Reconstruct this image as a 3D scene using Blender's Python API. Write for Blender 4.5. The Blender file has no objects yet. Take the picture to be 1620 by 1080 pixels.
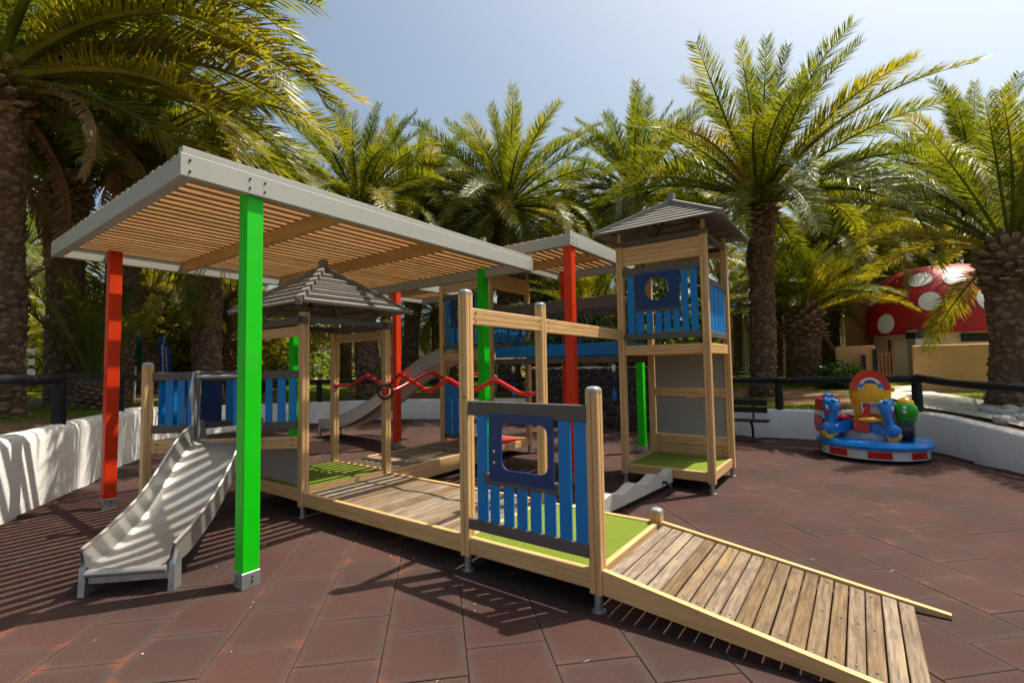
import bpy, math, random
from mathutils import Vector, Matrix, noise
R = math.radians
random.seed(7)
scene = bpy.context.scene
C = scene.collection

# ---------------------------------------------------------------- camera, sky, sun, exposure
EYE = 1.712
cam_data = bpy.data.cameras.new('camera')
cam = bpy.data.objects.new('camera', cam_data)
C.objects.link(cam)
cam_data.sensor_width = 36.0
cam_data.lens = 751.97 * 36.0 / 1620.0
cam_data.clip_start = 0.05
cam_data.clip_end = 3000
_r = Vector((0.80773323, 0.58930731, -0.01685)); _u = Vector((0.0447898, -0.03284231, 0.99845644)); _f = Vector((-0.58784428, 0.80724116, 0.05292278))
cam.matrix_world = Matrix(((_r.x, _u.x, -_f.x, 0), (_r.y, _u.y, -_f.y, 0), (_r.z, _u.z, -_f.z, EYE), (0, 0, 0, 1)))
scene.camera = cam
SUN_AZ, SUN_EL = R(56), R(66)
sun_dir = Vector((math.cos(SUN_AZ) * math.cos(SUN_EL), math.sin(SUN_AZ) * math.cos(SUN_EL), math.sin(SUN_EL)))
world = bpy.data.worlds.new('World'); scene.world = world; world.use_nodes = True
wn = world.node_tree
sky = wn.nodes.new('ShaderNodeTexSky'); sky.sky_type = 'NISHITA'; sky.sun_disc = False
sky.sun_elevation = SUN_EL; sky.sun_rotation = R(90) - SUN_AZ
sky.altitude = 50; sky.air_density = 1.0; sky.dust_density = 5.5; sky.ozone_density = 2.4
bg = wn.nodes['Background']; bg.inputs['Strength'].default_value = 0.115
tint = wn.nodes.new('ShaderNodeMix'); tint.data_type = 'RGBA'; tint.blend_type = 'MULTIPLY'; tint.inputs[0].default_value = 1
tint.inputs[7].default_value = (.98, 1.0, .90, 1); wn.links.new(sky.outputs[0], tint.inputs[6]); wn.links.new(tint.outputs[2], bg.inputs[0])
sun = bpy.data.lights.new('sun', 'SUN'); sun.energy = 5.0; sun.angle = R(0.53); sun.color = (1.0, 0.91, 0.76)
sun_o = bpy.data.objects.new('sun', sun); C.objects.link(sun_o)
sun_o.rotation_euler = sun_dir.to_track_quat('Z', 'Y').to_euler()
scene.view_settings.view_transform = 'Standard'; scene.view_settings.look = 'None'
scene.view_settings.exposure = 0.72; scene.view_settings.gamma = 1.0
scene.view_settings.use_curve_mapping = False
scene.cycles.max_bounces = 8; scene.cycles.transparent_max_bounces = 6

# ---------------------------------------------------------------- helpers
W = {}
class MB:
    def __init__(s): s.v = []; s.f = []
    def add(s, v, f):
        n = len(s.v); s.v += [tuple(p) for p in v]; s.f += [tuple(i + n for i in q) for q in f]; return s
    def box(s, x0, x1, y0, y1, z0, z1):
        return s.add([(x0,y0,z0),(x1,y0,z0),(x1,y1,z0),(x0,y1,z0),(x0,y0,z1),(x1,y0,z1),(x1,y1,z1),(x0,y1,z1)],
                     [(0,3,2,1),(4,5,6,7),(0,1,5,4),(1,2,6,5),(2,3,7,6),(3,0,4,7)])
    def cbox(s, cx, cy, cz, sx, sy, sz, c=0.01):
        # chamfered box
        pr = lambda a, b: [(-a+c,-b),(a-c,-b),(a,-b+c),(a,b-c),(a-c,b),(-a+c,b),(-a,b-c),(-a,-b+c)]
        hx, hy, hz = sx/2, sy/2, sz/2
        rings = [(hx-c,hy-c,-hz),(hx,hy,-hz+c),(hx,hy,hz-c),(hx-c,hy-c,hz)]
        v = []
        for a, b, z in rings: v += [(cx+x, cy+y, cz+z) for x, y in pr(a, b)]
        f = [tuple(range(7,-1,-1)), tuple(range(24,32))]
        for k in range(3):
            for i in range(8):
                j = (i+1) % 8; f.append((k*8+i, k*8+j, k*8+8+j, k*8+8+i))
        return s.add(v, f)
    def tube(s, pts, r, n=8, cap=True):
        pts = [Vector(p) for p in pts]; v = []; f = []
        rr = r if isinstance(r, (list, tuple)) else [r]*len(pts)
        ref = None
        for i, p in enumerate(pts):
            d = (pts[min(i+1, len(pts)-1)] - pts[max(i-1, 0)]).normalized()
            if ref is None:
                ref = Vector((0,0,1)) if abs(d.z) < .9 else Vector((1,0,0))
            a = d.cross(ref).normalized(); b = a.cross(d).normalized(); ref = b
            for k in range(n):
                t = 2*math.pi*k/n; v.append(p + (a*math.cos(t) + b*math.sin(t))*rr[i])
        for i in range(len(pts)-1):
            for k in range(n):
                j = (k+1) % n; f.append((i*n+k, i*n+j, i*n+n+j, i*n+n+k))
        if cap: f += [tuple(range(n-1,-1,-1)), tuple(range((len(pts)-1)*n, len(pts)*n))]
        return s.add(v, f)
    def lathe(s, prof, n=24, c=(0,0,0), sx=1, sy=1):
        v = []; f = []
        for r, z in prof:
            for k in range(n):
                t = 2*math.pi*k/n; v.append((c[0]+r*sx*math.cos(t), c[1]+r*sy*math.sin(t), c[2]+z))
        for i in range(len(prof)-1):
            for k in range(n):
                j = (k+1) % n; f.append((i*n+k, i*n+j, i*n+n+j, i*n+n+k))
        f += [tuple(range(n-1,-1,-1)), tuple(range((len(prof)-1)*n, len(prof)*n))]
        return s.add(v, f)
    def prism(s, poly, axis, a, b):
        # poly in the two other axes, extruded along axis from a to b
        def P(p, t):
            return {'x': (t,p[0],p[1]), 'y': (p[0],t,p[1]), 'z': (p[0],p[1],t)}[axis]
        n = len(poly)
        v = [P(p, a) for p in poly] + [P(p, b) for p in poly]
        f = [tuple(range(n-1,-1,-1)), tuple(range(n, 2*n))] + [(i,(i+1)%n,n+(i+1)%n,n+i) for i in range(n)]
        return s.add(v, f)
    def ball(s, c, rx, ry, rz, n=14, m=8):
        prof = [(max(1e-3, math.sin(math.pi*i/m)), -math.cos(math.pi*i/m)) for i in range(m+1)]
        v0 = len(s.v)
        s.lathe(prof, n)
        for i in range(v0, len(s.v)):
            x, y, z = s.v[i]; s.v[i] = (c[0]+x*rx, c[1]+y*ry, c[2]+z*rz)
        return s
    def mesh(s, name, mat, smooth=False):
        me = bpy.data.meshes.new(name); me.from_pydata(s.v, [], s.f); me.materials.append(mat)
        if smooth:
            me.polygons.foreach_set('use_smooth', [True]*len(me.polygons))
            try: me.set_sharp_from_angle(angle=R(40))
            except Exception: pass
        me.update(); return me
    def build(s, name, mat, parent=None, M=None, smooth=False):
        return put(name, s.mesh(name, mat, smooth), parent, M)
def put(name, me, parent=None, M=None):
    o = bpy.data.objects.new(name, me); C.objects.link(o)
    M = M or Matrix()
    if parent is not None:
        o.parent = parent; o.matrix_basis = W[parent.name].inverted() @ M
    else:
        o.matrix_basis = M
    W[o.name] = M
    return o
def T(x, y, z): return Matrix.Translation((x, y, z))
def RZ(a): return Matrix.Rotation(a, 4, 'Z')
def tag(o, label=None, cat=None, group=None, kind=None):
    for k, v in (('label',label),('category',cat),('group',group),('kind',kind)):
        if v: o[k] = v
    return o
def thing(name, label, cat, loc=(0,0,0), rz=0, group=None, parent=None):
    o = bpy.data.objects.new(name, None); C.objects.link(o); o.empty_display_size = .1
    M = T(*loc) @ RZ(rz)
    o.matrix_basis = M; W[o.name] = M
    return tag(o, label, cat, group, 'thing')
def sub(name, parent, label=None):
    o = bpy.data.objects.new(name, None); C.objects.link(o); o.empty_display_size = .05
    o.parent = parent; W[o.name] = W[parent.name].copy()
    if label: o['label'] = label
    return o

# ---------------------------------------------------------------- materials
def nt(name):
    m = bpy.data.materials.new(name); m.use_nodes = True; t = m.node_tree
    return m, t, t.nodes['Principled BSDF'], t.nodes.new, t.links.new
def lin(c): return tuple(((x/255)/12.92 if x/255 <= .04045 else (((x/255)+.055)/1.055)**2.4) for x in c) + (1,)
def col(c): return tuple(c) + (1,)
def ramp(N, L, src, stops, interp='LINEAR'):
    r = N('ShaderNodeValToRGB'); r.color_ramp.interpolation = interp
    e = r.color_ramp.elements
    while len(e) < len(stops): e.new(.5)
    for k, (p, c) in enumerate(stops): e[k].position = p; e[k].color = col(c) if len(c) == 3 else c
    L(src, r.inputs[0]); return r
def mixc(N, L, fac, a, b, mode='MIX'):
    m = N('ShaderNodeMix'); m.data_type = 'RGBA'; m.blend_type = mode
    for s, v in ((0, fac), (6, a), (7, b)):
        if hasattr(v, 'is_output') or isinstance(v, bpy.types.NodeSocket): L(v, m.inputs[s])
        elif isinstance(v, (int, float)): m.inputs[s].default_value = v
        else: m.inputs[s].default_value = col(v) if len(v) == 3 else v
    return m.outputs[2]
def math_(N, L, op, a, b=None):
    m = N('ShaderNodeMath'); m.operation = op
    for i, v in enumerate((a, b)):
        if v is None: continue
        if isinstance(v, (int, float)): m.inputs[i].default_value = v
        else: L(v, m.inputs[i])
    return m.outputs[0]
def coords(N, L, scale, jitter=True, kind='Object'):
    tc = N('ShaderNodeTexCoord'); mp = N('ShaderNodeMapping'); L(tc.outputs[kind], mp.inputs[0]); mp.inputs['Scale'].default_value = scale
    oi = N('ShaderNodeObjectInfo')
    if jitter:
        cb = N('ShaderNodeCombineXYZ'); k = math_(N, L, 'MULTIPLY', oi.outputs['Random'], 37.0)
        for i in range(3): L(k, cb.inputs[i])
        L(cb.outputs[0], mp.inputs['Location'])
    return mp.outputs[0], oi.outputs['Random']
def noi(N, L, vec, scale, detail=3, rough=.55):
    n = N('ShaderNodeTexNoise'); n.inputs['Scale'].default_value = scale; n.inputs['Detail'].default_value = detail; n.inputs['Roughness'].default_value = rough
    if vec is not None: L(vec, n.inputs['Vector'])
    return n.outputs[0]
def bump(N, L, b, h, strength, dist=.01):
    bp = N('ShaderNodeBump'); bp.inputs['Strength'].default_value = strength; bp.inputs['Distance'].default_value = dist
    L(h, bp.inputs['Height']); L(bp.outputs[0], b.inputs['Normal'])
def wood(name, ca, cb, cc, rough=.55, stretch=22, var=.35, bs=.25):
    m, t, b, N, L = nt(name)
    v, rnd = coords(N, L, (1.1, stretch, stretch))
    n1 = noi(N, L, v, 2.2, 5, .6); v2, _ = coords(N, L, (.7, 3, 3)); n2 = noi(N, L, v2, 2.0, 2)
    v3, _ = coords(N, L, (4, 90, 90)); n3 = noi(N, L, v3, 3, 2)
    r = ramp(N, L, n1, [(.25, ca), (.5, cb), (.78, cc)])
    c = mixc(N, L, math_(N, L, 'MULTIPLY', n2, .55), r.outputs[0], ca)
    hs = N('ShaderNodeHueSaturation'); L(c, hs.inputs['Color'])
    L(math_(N, L, 'ADD', math_(N, L, 'MULTIPLY', rnd, var), 1 - var/2), hs.inputs['Value'])
    L(hs.outputs[0], b.inputs['Base Color']); b.inputs['Roughness'].default_value = rough
    bump(N, L, b, math_(N, L, 'ADD', n1, math_(N, L, 'MULTIPLY', n3, .5)), bs, .004)
    return m
def paint(name, c, rough=.45, var=.12, dirt=.25, metallic=0, sc=6, bs=.05, coat=0, dirtc=(.16,.11,.07)):
    m, t, b, N, L = nt(name)
    v, rnd = coords(N, L, (1,1,1)); n = noi(N, L, v, sc, 5, .6); n2 = noi(N, L, v, sc*9, 3)
    dark = tuple(x*(1-var*2) for x in c)
    k = mixc(N, L, n, dark, tuple(min(1, x*(1+var)) for x in c))
    d = ramp(N, L, noi(N, L, v, sc*.6, 6, .7), [(.52, (0,0,0)), (.8, (1,1,1))])
    k = mixc(N, L, math_(N, L, 'MULTIPLY', d.outputs[0], dirt), k, dirtc)
    ch = math_(N, L, 'MULTIPLY', ramp(N, L, noi(N, L, v, sc*6, 5, .75), [(.60, (0,0,0)), (.66, (1,1,1))]).outputs[0], ramp(N, L, noi(N, L, v, sc*.9, 3), [(.48, (0,0,0)), (.62, (1,1,1))]).outputs[0])
    k = mixc(N, L, math_(N, L, 'MULTIPLY', ch, min(.6, dirt*2.2+.12)), k, tuple(.5*x+.5*y for x, y in zip(dirtc, dark)))
    L(k, b.inputs['Base Color']); b.inputs['Metallic'].default_value = metallic; b.inputs['Specular IOR Level'].default_value = .3
    L(math_(N, L, 'ADD', math_(N, L, 'MULTIPLY', n, .2), rough-.1), b.inputs['Roughness'])
    bump(N, L, b, n2, bs, .003)
    if coat: b.inputs['Coat Weight'].default_value = coat; b.inputs['Coat Roughness'].default_value = .1
    return m
M = {}
M['pine'] = wood('pine', (.42,.225,.085), (.60,.37,.16), (.70,.47,.24), .5, 20, .22, .2)
def m_plank():
    m, t, b, N, L = nt('weathered_plank')
    v, rnd = coords(N, L, (1.3, 20, 20)); n1 = noi(N, L, v, 2.4, 6, .7); v2, _ = coords(N, L, (3, 9, 9)); n2 = noi(N, L, v2, 1.6, 5, .7); v3, _ = coords(N, L, (5, 120, 120)); n3 = noi(N, L, v3, 2, 3)
    v4, _ = coords(N, L, (1.2, 8, 8)); n4 = noi(N, L, v4, 1.1, 3)
    c = ramp(N, L, n1, [(.22, (.045,.026,.015)), (.45, (.155,.105,.066)), (.62, (.235,.170,.108)), (.8, (.33,.25,.15))]).outputs[0]
    c = mixc(N, L, ramp(N, L, n2, [(.50, (0,0,0)), (.68, (.85,.85,.85))]).outputs[0], c, (.10,.075,.055))
    c = mixc(N, L, ramp(N, L, n4, [(.58, (0,0,0)), (.74, (.5,.5,.5))]).outputs[0], c, (.33,.22,.09))
    hs = N('ShaderNodeHueSaturation'); L(c, hs.inputs['Color']); L(math_(N, L, 'ADD', math_(N, L, 'MULTIPLY', rnd, .45), .78), hs.inputs['Value']); L(math_(N, L, 'ADD', math_(N, L, 'MULTIPLY', rnd, -.5), 1.15), hs.inputs['Saturation'])
    L(hs.outputs[0], b.inputs['Base Color']); b.inputs['Roughness'].default_value = .85; b.inputs['Specular IOR Level'].default_value = .2
    bump(N, L, b, math_(N, L, 'ADD', n1, math_(N, L, 'MULTIPLY', n3, .7)), .9, .006); return m
M['plank'] = m_plank()
M['slat'] = wood('pergola_slat', (.28,.13,.032), (.45,.235,.070), (.58,.35,.13), .55, 20, .25, .25)
M['grey'] = paint('grey_beam_paint', (.35,.355,.33), .5, .07, .12, sc=3)
M['dark'] = paint('brown_grey_rail', (.105,.09,.08), .6, .15, .15, sc=8, bs=.15)
M['roof'] = paint('roof_board', (.20,.185,.175), .65, .2, .2, sc=7, bs=.2)
M['blue'] = paint('blue_paint', (.001,.175,.50), .5, .08, .05, sc=9)
M['navy'] = paint('navy_board', (.006,.032,.14), .4, .1, .12, sc=9, dirtc=(.09,.09,.1))
M['green'] = paint('green_paint', (.0,.52,.0), .5, .07, .12, sc=5)
M['red'] = paint('red_paint', (.66,.036,.002), .45, .08, .12, sc=5)
M['redbar'] = paint('red_bar', (.50,.004,.008), .25, .08, .05, sc=5, coat=.4)
M['zinc'] = paint('galvanised_steel', (.42,.44,.45), .42, .15, .3, .75, sc=14)
M['cap'] = paint('grey_cap', (.30,.33,.36), .35, .1, .1, .3, sc=10)
M['bolt'] = paint('bolt_metal', (.05,.05,.05), .4, .1, .1, .6)
M['silver'] = paint('silver_bolt', (.6,.6,.58), .3, .1, .1, .9)
M['board'] = paint('grey_plastic_board', (.27,.26,.245), .55, .08, .2, sc=4)
M['black'] = paint('black_stain', (.012,.013,.016), .5, .3, .25, sc=7, bs=.5, dirtc=(.08,.07,.06))
M['rope'] = paint('dark_green_rope', (.012,.06,.055), .8, .2, .1)
M['bluerope'] = paint('blue_rope', (.005,.05,.25), .6, .2, .1)
M['concrete'] = paint('pale_concrete', (.42,.40,.36), .85, .12, .4, sc=5, bs=.4)
M['redfloor'] = paint('red_floor', (.42,.02,.015), .5, .1, .1)

def m_turf():
    m, t, b, N, L = nt('artificial_turf')
    v, _ = coords(N, L, (1,1,1)); n = noi(N, L, v, 160, 3, .8); n2 = noi(N, L, v, 9, 4)
    r = ramp(N, L, n, [(.3, (.075,.12,.002)), (.55, (.20,.29,.004)), (.75, (.33,.41,.012))])
    c = mixc(N, L, math_(N, L, 'MULTIPLY', n2, .35), r.outputs[0], (.16,.17,.02))
    L(c, b.inputs['Base Color']); b.inputs['Roughness'].default_value = .9
    bump(N, L, b, n, 1.0, .02); return m
M['turf'] = m_turf()
def m_tile():
    m, t, b, N, L = nt('rubber_tile')
    uv = N('ShaderNodeUVMap'); uv.uv_map = 'tile'; rn = N('ShaderNodeUVMap'); rn.uv_map = 'rnd'
    sx = N('ShaderNodeSeparateXYZ'); L(uv.outputs[0], sx.inputs[0]); sr = N('ShaderNodeSeparateXYZ'); L(rn.outputs[0], sr.inputs[0])
    g = N('ShaderNodeNewGeometry')
    n1 = noi(N, L, g.outputs['Position'], 7, 5, .65); n2 = noi(N, L, g.outputs['Position'], 160, 2, .7); n3 = noi(N, L, g.outputs['Position'], 1.3, 4); n4 = noi(N, L, g.outputs['Position'], 45, 4, .7)
    au = math_(N, L, 'ABSOLUTE', sx.outputs[0]); av = math_(N, L, 'ABSOLUTE', sx.outputs[1])
    e = math_(N, L, 'MAXIMUM', au, av)
    e = math_(N, L, 'ADD', e, math_(N, L, 'MULTIPLY', math_(N, L, 'SUBTRACT', n1, .5), .22))
    base = mixc(N, L, sr.outputs[0], (.058,.034,.0315), (.084,.034,.0295))
    base = mixc(N, L, math_(N, L, 'MULTIPLY', n3, .8), base, (.054,.034,.029))
    base = mixc(N, L, ramp(N, L, n4, [(.35, (0,0,0)), (.75, (.55,.55,.55))]).outputs[0], base, (.034,.021,.018))
    eg = ramp(N, L, e, [(.36, (0,0,0)), (.49, (1,1,1))])
    c = mixc(N, L, math_(N, L, 'MULTIPLY', eg.outputs[0], math_(N, L, 'ADD', math_(N, L, 'MULTIPLY', n3, .7), .05)), base, (.068,.055,.050))
    co = math_(N, L, 'ADD', au, av)
    co = math_(N, L, 'ADD', co, math_(N, L, 'MULTIPLY', math_(N, L, 'SUBTRACT', n1, .5), .35))
    co = math_(N, L, 'ADD', co, math_(N, L, 'MULTIPLY', math_(N, L, 'SUBTRACT', n4, .5), .25))
    co = math_(N, L, 'ADD', co, math_(N, L, 'MULTIPLY', sr.outputs[1], .12)); co = math_(N, L, 'ADD', co, math_(N, L, 'MULTIPLY', math_(N, L, 'SUBTRACT', n3, .5), .7))
    cr = ramp(N, L, co, [(.86, (0,0,0)), (1.02, (1,1,1))])
    # chipped red edge line, along one pair of sides
    ed = math_(N, L, 'ADD', au, math_(N, L, 'MULTIPLY', math_(N, L, 'SUBTRACT', n1, .5), .16))
    ed = ramp(N, L, math_(N, L, 'ADD', ed, math_(N, L, 'MULTIPLY', math_(N, L, 'SUBTRACT', n4, .5), .07)), [(.485, (0,0,0)), (.53, (1,1,1))])
    n5 = noi(N, L, g.outputs['Position'], .55, 3, .5)
    wear = math_(N, L, 'MAXIMUM', cr.outputs[0], math_(N, L, 'MULTIPLY', ed.outputs[0], math_(N, L, 'GREATER_THAN', sr.outputs[1], .6)))
    wear = math_(N, L, 'MULTIPLY', wear, ramp(N, L, noi(N, L, g.outputs['Position'], 90, 3, .8), [(.38, (.15,.15,.15)), (.62, (1,1,1))]).outputs[0])
    wear = math_(N, L, 'MULTIPLY', wear, ramp(N, L, n5, [(.46, (.16,.16,.16)), (.58, (1,1,1))]).outputs[0])
    c = mixc(N, L, 1.0, c, ramp(N, L, n5, [(.3, (.74,.78,.80)), (.7, (1.22,1.16,1.12))]).outputs[0], 'MULTIPLY')
    c = mixc(N, L, math_(N, L, 'MULTIPLY', wear, .75), c, mixc(N, L, n4, (.135,.032,.017), (.27,.085,.04)))
    c = mixc(N, L, .5, c, mixc(N, L, n2, (.35,.35,.35), (1.35,1.3,1.3)), 'MULTIPLY')
    L(c, b.inputs['Base Color']); b.inputs['Roughness'].default_value = .88
    b.inputs['Specular IOR Level'].default_value = .12
    bump(N, L, b, math_(N, L, 'ADD', n2, n1), .45, .004)
    return m
M['tile'] = m_tile()
def m_simple(name, c, rough=.5, metallic=0, spec=.5):
    m, t, b, N, L = nt(name); b.inputs['Base Color'].default_value = col(c); b.inputs['Roughness'].default_value = rough; b.inputs['Metallic'].default_value = metallic
    b.inputs['Specular IOR Level'].default_value = spec; return m
def m_steel():
    m, t, b, N, L = nt('stainless_steel')
    v, _ = coords(N, L, (1.2, 30, 30)); n = noi(N, L, v, 3, 4); v2, _ = coords(N, L, (1,1,1)); n2 = noi(N, L, v2, 5, 5, .65)
    L(mixc(N, L, n2, (.34,.325,.305), (.48,.465,.44)), b.inputs['Base Color']); b.inputs['Metallic'].default_value = .65
    L(math_(N, L, 'ADD', math_(N, L, 'MULTIPLY', noi(N, L, v2, 3, 3), .16), .26), b.inputs['Roughness'])
    bump(N, L, b, noi(N, L, v2, 1.6, 1), .05, .03); return m
M['steel'] = m_steel()
def m_wall():
    m, t, b, N, L = nt('whitewashed_render')
    g = N('ShaderNodeNewGeometry'); n = noi(N, L, g.outputs['Position'], 4, 6, .65); n2 = noi(N, L, g.outputs['Position'], 30, 4); n3 = noi(N, L, g.outputs['Position'], 1.2, 5, .7)
    c = mixc(N, L, n, (.62,.61,.60), (.80,.79,.77))
    st = ramp(N, L, n3, [(.55, (0,0,0)), (.75, (.5,.5,.5))])
    c = mixc(N, L, st.outputs[0], c, (.42,.38,.34))
    L(c, b.inputs['Base Color']); b.inputs['Roughness'].default_value = .85
    bump(N, L, b, math_(N, L, 'ADD', n, math_(N, L, 'MULTIPLY', n2, .4)), .5, .03); return m
M['wall'] = m_wall()
def m_soil():
    m, t, b, N, L = nt('lawn_and_soil')
    g = N('ShaderNodeNewGeometry'); at = N('ShaderNodeAttribute'); at.attribute_name = 'lawn'
    n = noi(N, L, g.outputs['Position'], 3, 6, .65); n2 = noi(N, L, g.outputs['Position'], 40, 4, .7); n3 = noi(N, L, g.outputs['Position'], .6, 4)
    soil = mixc(N, L, n, (.10,.05,.025), (.30,.17,.09)); soil = mixc(N, L, math_(N, L, 'MULTIPLY', n2, .4), soil, (.32,.24,.16))
    gr = mixc(N, L, n2, (.035,.06,.004), (.17,.22,.012)); gr = mixc(N, L, math_(N, L, 'MULTIPLY', n3, .4), gr, (.20,.17,.03))
    f = ramp(N, L, math_(N, L, 'ADD', at.outputs['Fac'], math_(N, L, 'MULTIPLY', math_(N, L, 'SUBTRACT', n, .5), .8)), [(.42, (0,0,0)), (.58, (1,1,1))])
    L(mixc(N, L, f.outputs[0], soil, gr), b.inputs['Base Color']); b.inputs['Roughness'].default_value = .95; b.inputs['Specular IOR Level'].default_value = .1
    bump(N, L, b, math_(N, L, 'ADD', n, n2), .8, .06); return m
M['soil'] = m_soil()
def m_leaf(name, ca, cb, cc, trans=.35, rough=.42):
    m, t, b, N, L = nt(name)
    v, rnd = coords(N, L, (1,1,1), True); n = noi(N, L, v, 9, 4, .6)
    r = ramp(N, L, n, [(.3, ca), (.52, cb), (.75, cc)])
    hs = N('ShaderNodeHueSaturation'); L(r.outputs[0], hs.inputs['Color'])
    L(math_(N, L, 'ADD', math_(N, L, 'MULTIPLY', rnd, .5), .72), hs.inputs['Value'])
    L(math_(N, L, 'ADD', math_(N, L, 'MULTIPLY', rnd, -.035), .515), hs.inputs['Hue'])
    L(hs.outputs[0], b.inputs['Base Color']); b.inputs['Roughness'].default_value = rough; b.inputs['Specular IOR Level'].default_value = .45
    tr = N('ShaderNodeBsdfTranslucent'); L(mixc(N, L, 1.0, hs.outputs[0], (1.5,1.38,.42), 'MULTIPLY'), tr.inputs[0])
    mx = N('ShaderNodeMixShader'); mx.inputs[0].default_value = trans
    L(b.outputs[0], mx.inputs[1]); L(tr.outputs[0], mx.inputs[2]); L(mx.outputs[0], t.nodes['Material Output'].inputs[0]); return m
M['frond'] = m_leaf('palm_frond_green', (.054,.088,.010), (.128,.160,.018), (.225,.225,.032), .46)
M['frond_y'] = m_leaf('palm_frond_yellow', (.120,.145,.012), (.225,.220,.020), (.350,.275,.036), .48)
M['frond_d'] = m_leaf('palm_frond_dry', (.12,.065,.028), (.24,.135,.06), (.36,.24,.13), .2, .7)
M['shrub'] = m_leaf('shrub_leaf', (.03,.075,.008), (.08,.16,.016), (.16,.25,.03), .4)
M['grass'] = m_leaf('grass_blade', (.05,.09,.006), (.11,.17,.012), (.20,.24,.02), .3, .6)
M['fruit'] = paint('palm_fruit', (.75,.33,.02), .5, .15, .1)
def m_bark(name, ca, cb):
    m, t, b, N, L = nt(name)
    v, rnd = coords(N, L, (1,1,.6)); n = noi(N, L, v, 6, 6, .7); n2 = noi(N, L, v, 28, 4, .7)
    at = N('ShaderNodeAttribute'); at.attribute_name = 'tip'
    c = mixc(N, L, n, ca, cb)
    c = mixc(N, L, math_(N, L, 'MULTIPLY', at.outputs['Fac'], .75), c, mixc(N, L, n2, tuple(x*1.3 for x in cb), (.46,.36,.27)))
    L(c, b.inputs['Base Color']); b.inputs['Roughness'].default_value = .9; b.inputs['Specular IOR Level'].default_value = .15
    bump(N, L, b, math_(N, L, 'ADD', n, n2), .9, .03); return m
M['bark'] = m_bark('palm_bark', (.045,.027,.018), (.19,.115,.072))
M['stone'] = paint('dark_lava_stone', (.040,.036,.034), .9, .35, .35, sc=5, bs=1.0, dirtc=(.12,.09,.07))
M['mortar'] = paint('pale_mortar', (.16,.14,.12), .95, .15, .2, bs=.6)

# ---------------------------------------------------------------- bars with a wood profile
_cache = {}
def prof_plain(w, h, c):
    return [(-w/2+c,-h/2),(w/2-c,-h/2),(w/2,-h/2+c),(w/2,h/2-c),(w/2-c,h/2),(-w/2+c,h/2),(-w/2,h/2-c),(-w/2,-h/2+c)]
def prof_post(w, g=.006):
    # square post, rounded corners, one V groove in the middle of each face
    a = w/2; c = .012; p = []
    for k in range(4):
        q = [(a-c, -a), (a-.003, -a+.003), (a, -a+c), (a, -g), (a-g*1.5, 0), (a, g)]
        for x, y in q:
            for _ in range(k): x, y = -y, x
            p.append((x, y))
    return p
def prof_groove(w, h, n, c=.006, g=.004):
    # board whose two wide faces carry n horizontal V grooves
    right = [(w/2-c, -h/2), (w/2, -h/2+c)]
    for i in range(1, n+1):
        z = -h/2 + h*i/(n+1); right += [(w/2, z-g), (w/2-g*1.6, z), (w/2, z+g)]
    right += [(w/2, h/2-c), (w/2-c, h/2)]
    return right + [(-x, z) for x, z in reversed(right)]
def bar_mesh(L, prof, mat, key):
    k = (round(L, 3), key, mat)
    if k not in _cache:
        mb = MB(); mb.prism(prof, 'x', 0, L); _cache[k] = mb.mesh(key.split('|')[0], M[mat])
    return _cache[k]
def frame(p0, p1, up=(0,0,1)):
    p0 = Vector(p0); d = (Vector(p1) - p0).normalized(); up = Vector(up)
    if abs(d.dot(up)) > .99: up = Vector((1,0,0))
    y = up.cross(d).normalized(); z = d.cross(y)
    m = Matrix((d, y, z)).transposed().to_4x4(); m.translation = p0
    return m
def bar(name, p0, p1, w, h, mat, parent, kind='plain', n=1, c=.004, up=(0,0,1)):
    L = (Vector(p1) - Vector(p0)).length
    if kind == 'post': pr = prof_post(w)
    elif kind == 'groove': pr = prof_groove(w, h, n)
    else: pr = prof_plain(w, h, c)
    return put(name, bar_mesh(L, pr, mat, '%s|%s|%.3f|%.3f|%d|%.4f' % (name, kind, w, h, n, c)), parent, frame(p0, p1, up))
def dome_cap_mesh():
    if 'cap' not in _cache:
        mb = MB(); v = []; f = []
        a = .0495; ring = []
        for k, (s, z) in enumerate([(1, -.014), (1, 0), (.96, .010), (.82, .019), (.55, .026), (.25, .028)]):
            for i in range(16):
                t = 2*math.pi*(i+.5)/16; q = max(abs(math.cos(t)), abs(math.sin(t))); e = .82 + .18/q if False else 1/q**.95
                v.append((a*s*math.cos(t)*e, a*s*math.sin(t)*e, z))
        for k in range(5):
            for i in range(16):
                j = (i+1) % 16; f.append((k*16+i, k*16+j, k*16+16+j, k*16+16+i))
        f.append(tuple(range(80, 96))); mb.add(v, f); _cache['cap'] = mb.mesh('cap', M['cap'], True)
    return _cache['cap']
def foot_mesh():
    if 'foot' not in _cache:
        mb = MB(); mb.lathe([(.052,0),(.052,.008),(.03,.01),(.03,.16)], 14); _cache['foot'] = mb.mesh('foot', M['zinc'], True)
    return _cache['foot']
def post(parent, x, y, z1, z0=.13, cap=True, w=.095, rz=0):
    o = put('post', bar_mesh(z1-z0, prof_post(w), 'pine', 'post|%.3f' % w), parent, RZ(0) @ frame((x,y,z0),(x,y,z1)))
    if cap: put('cap', dome_cap_mesh(), o, T(x, y, z1))
    put('foot', foot_mesh(), o, T(x, y, 0))
    return o
def bolt_mesh(mat='bolt', r=.009):
    k = ('bolt', mat, r)
    if k not in _cache:
        mb = MB(); mb.lathe([(r,0),(r,.004),(r*.6,.007)], 8); _cache[k] = mb.mesh('bolt', M[mat])
    return _cache[k]
def bolt(parent, p, n, mat='bolt', r=.009):
    m = Vector(n).to_track_quat('Z', 'Y').to_matrix().to_4x4(); m.translation = Vector(p)
    return put('bolt', bolt_mesh(mat, r), parent, m)
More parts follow.
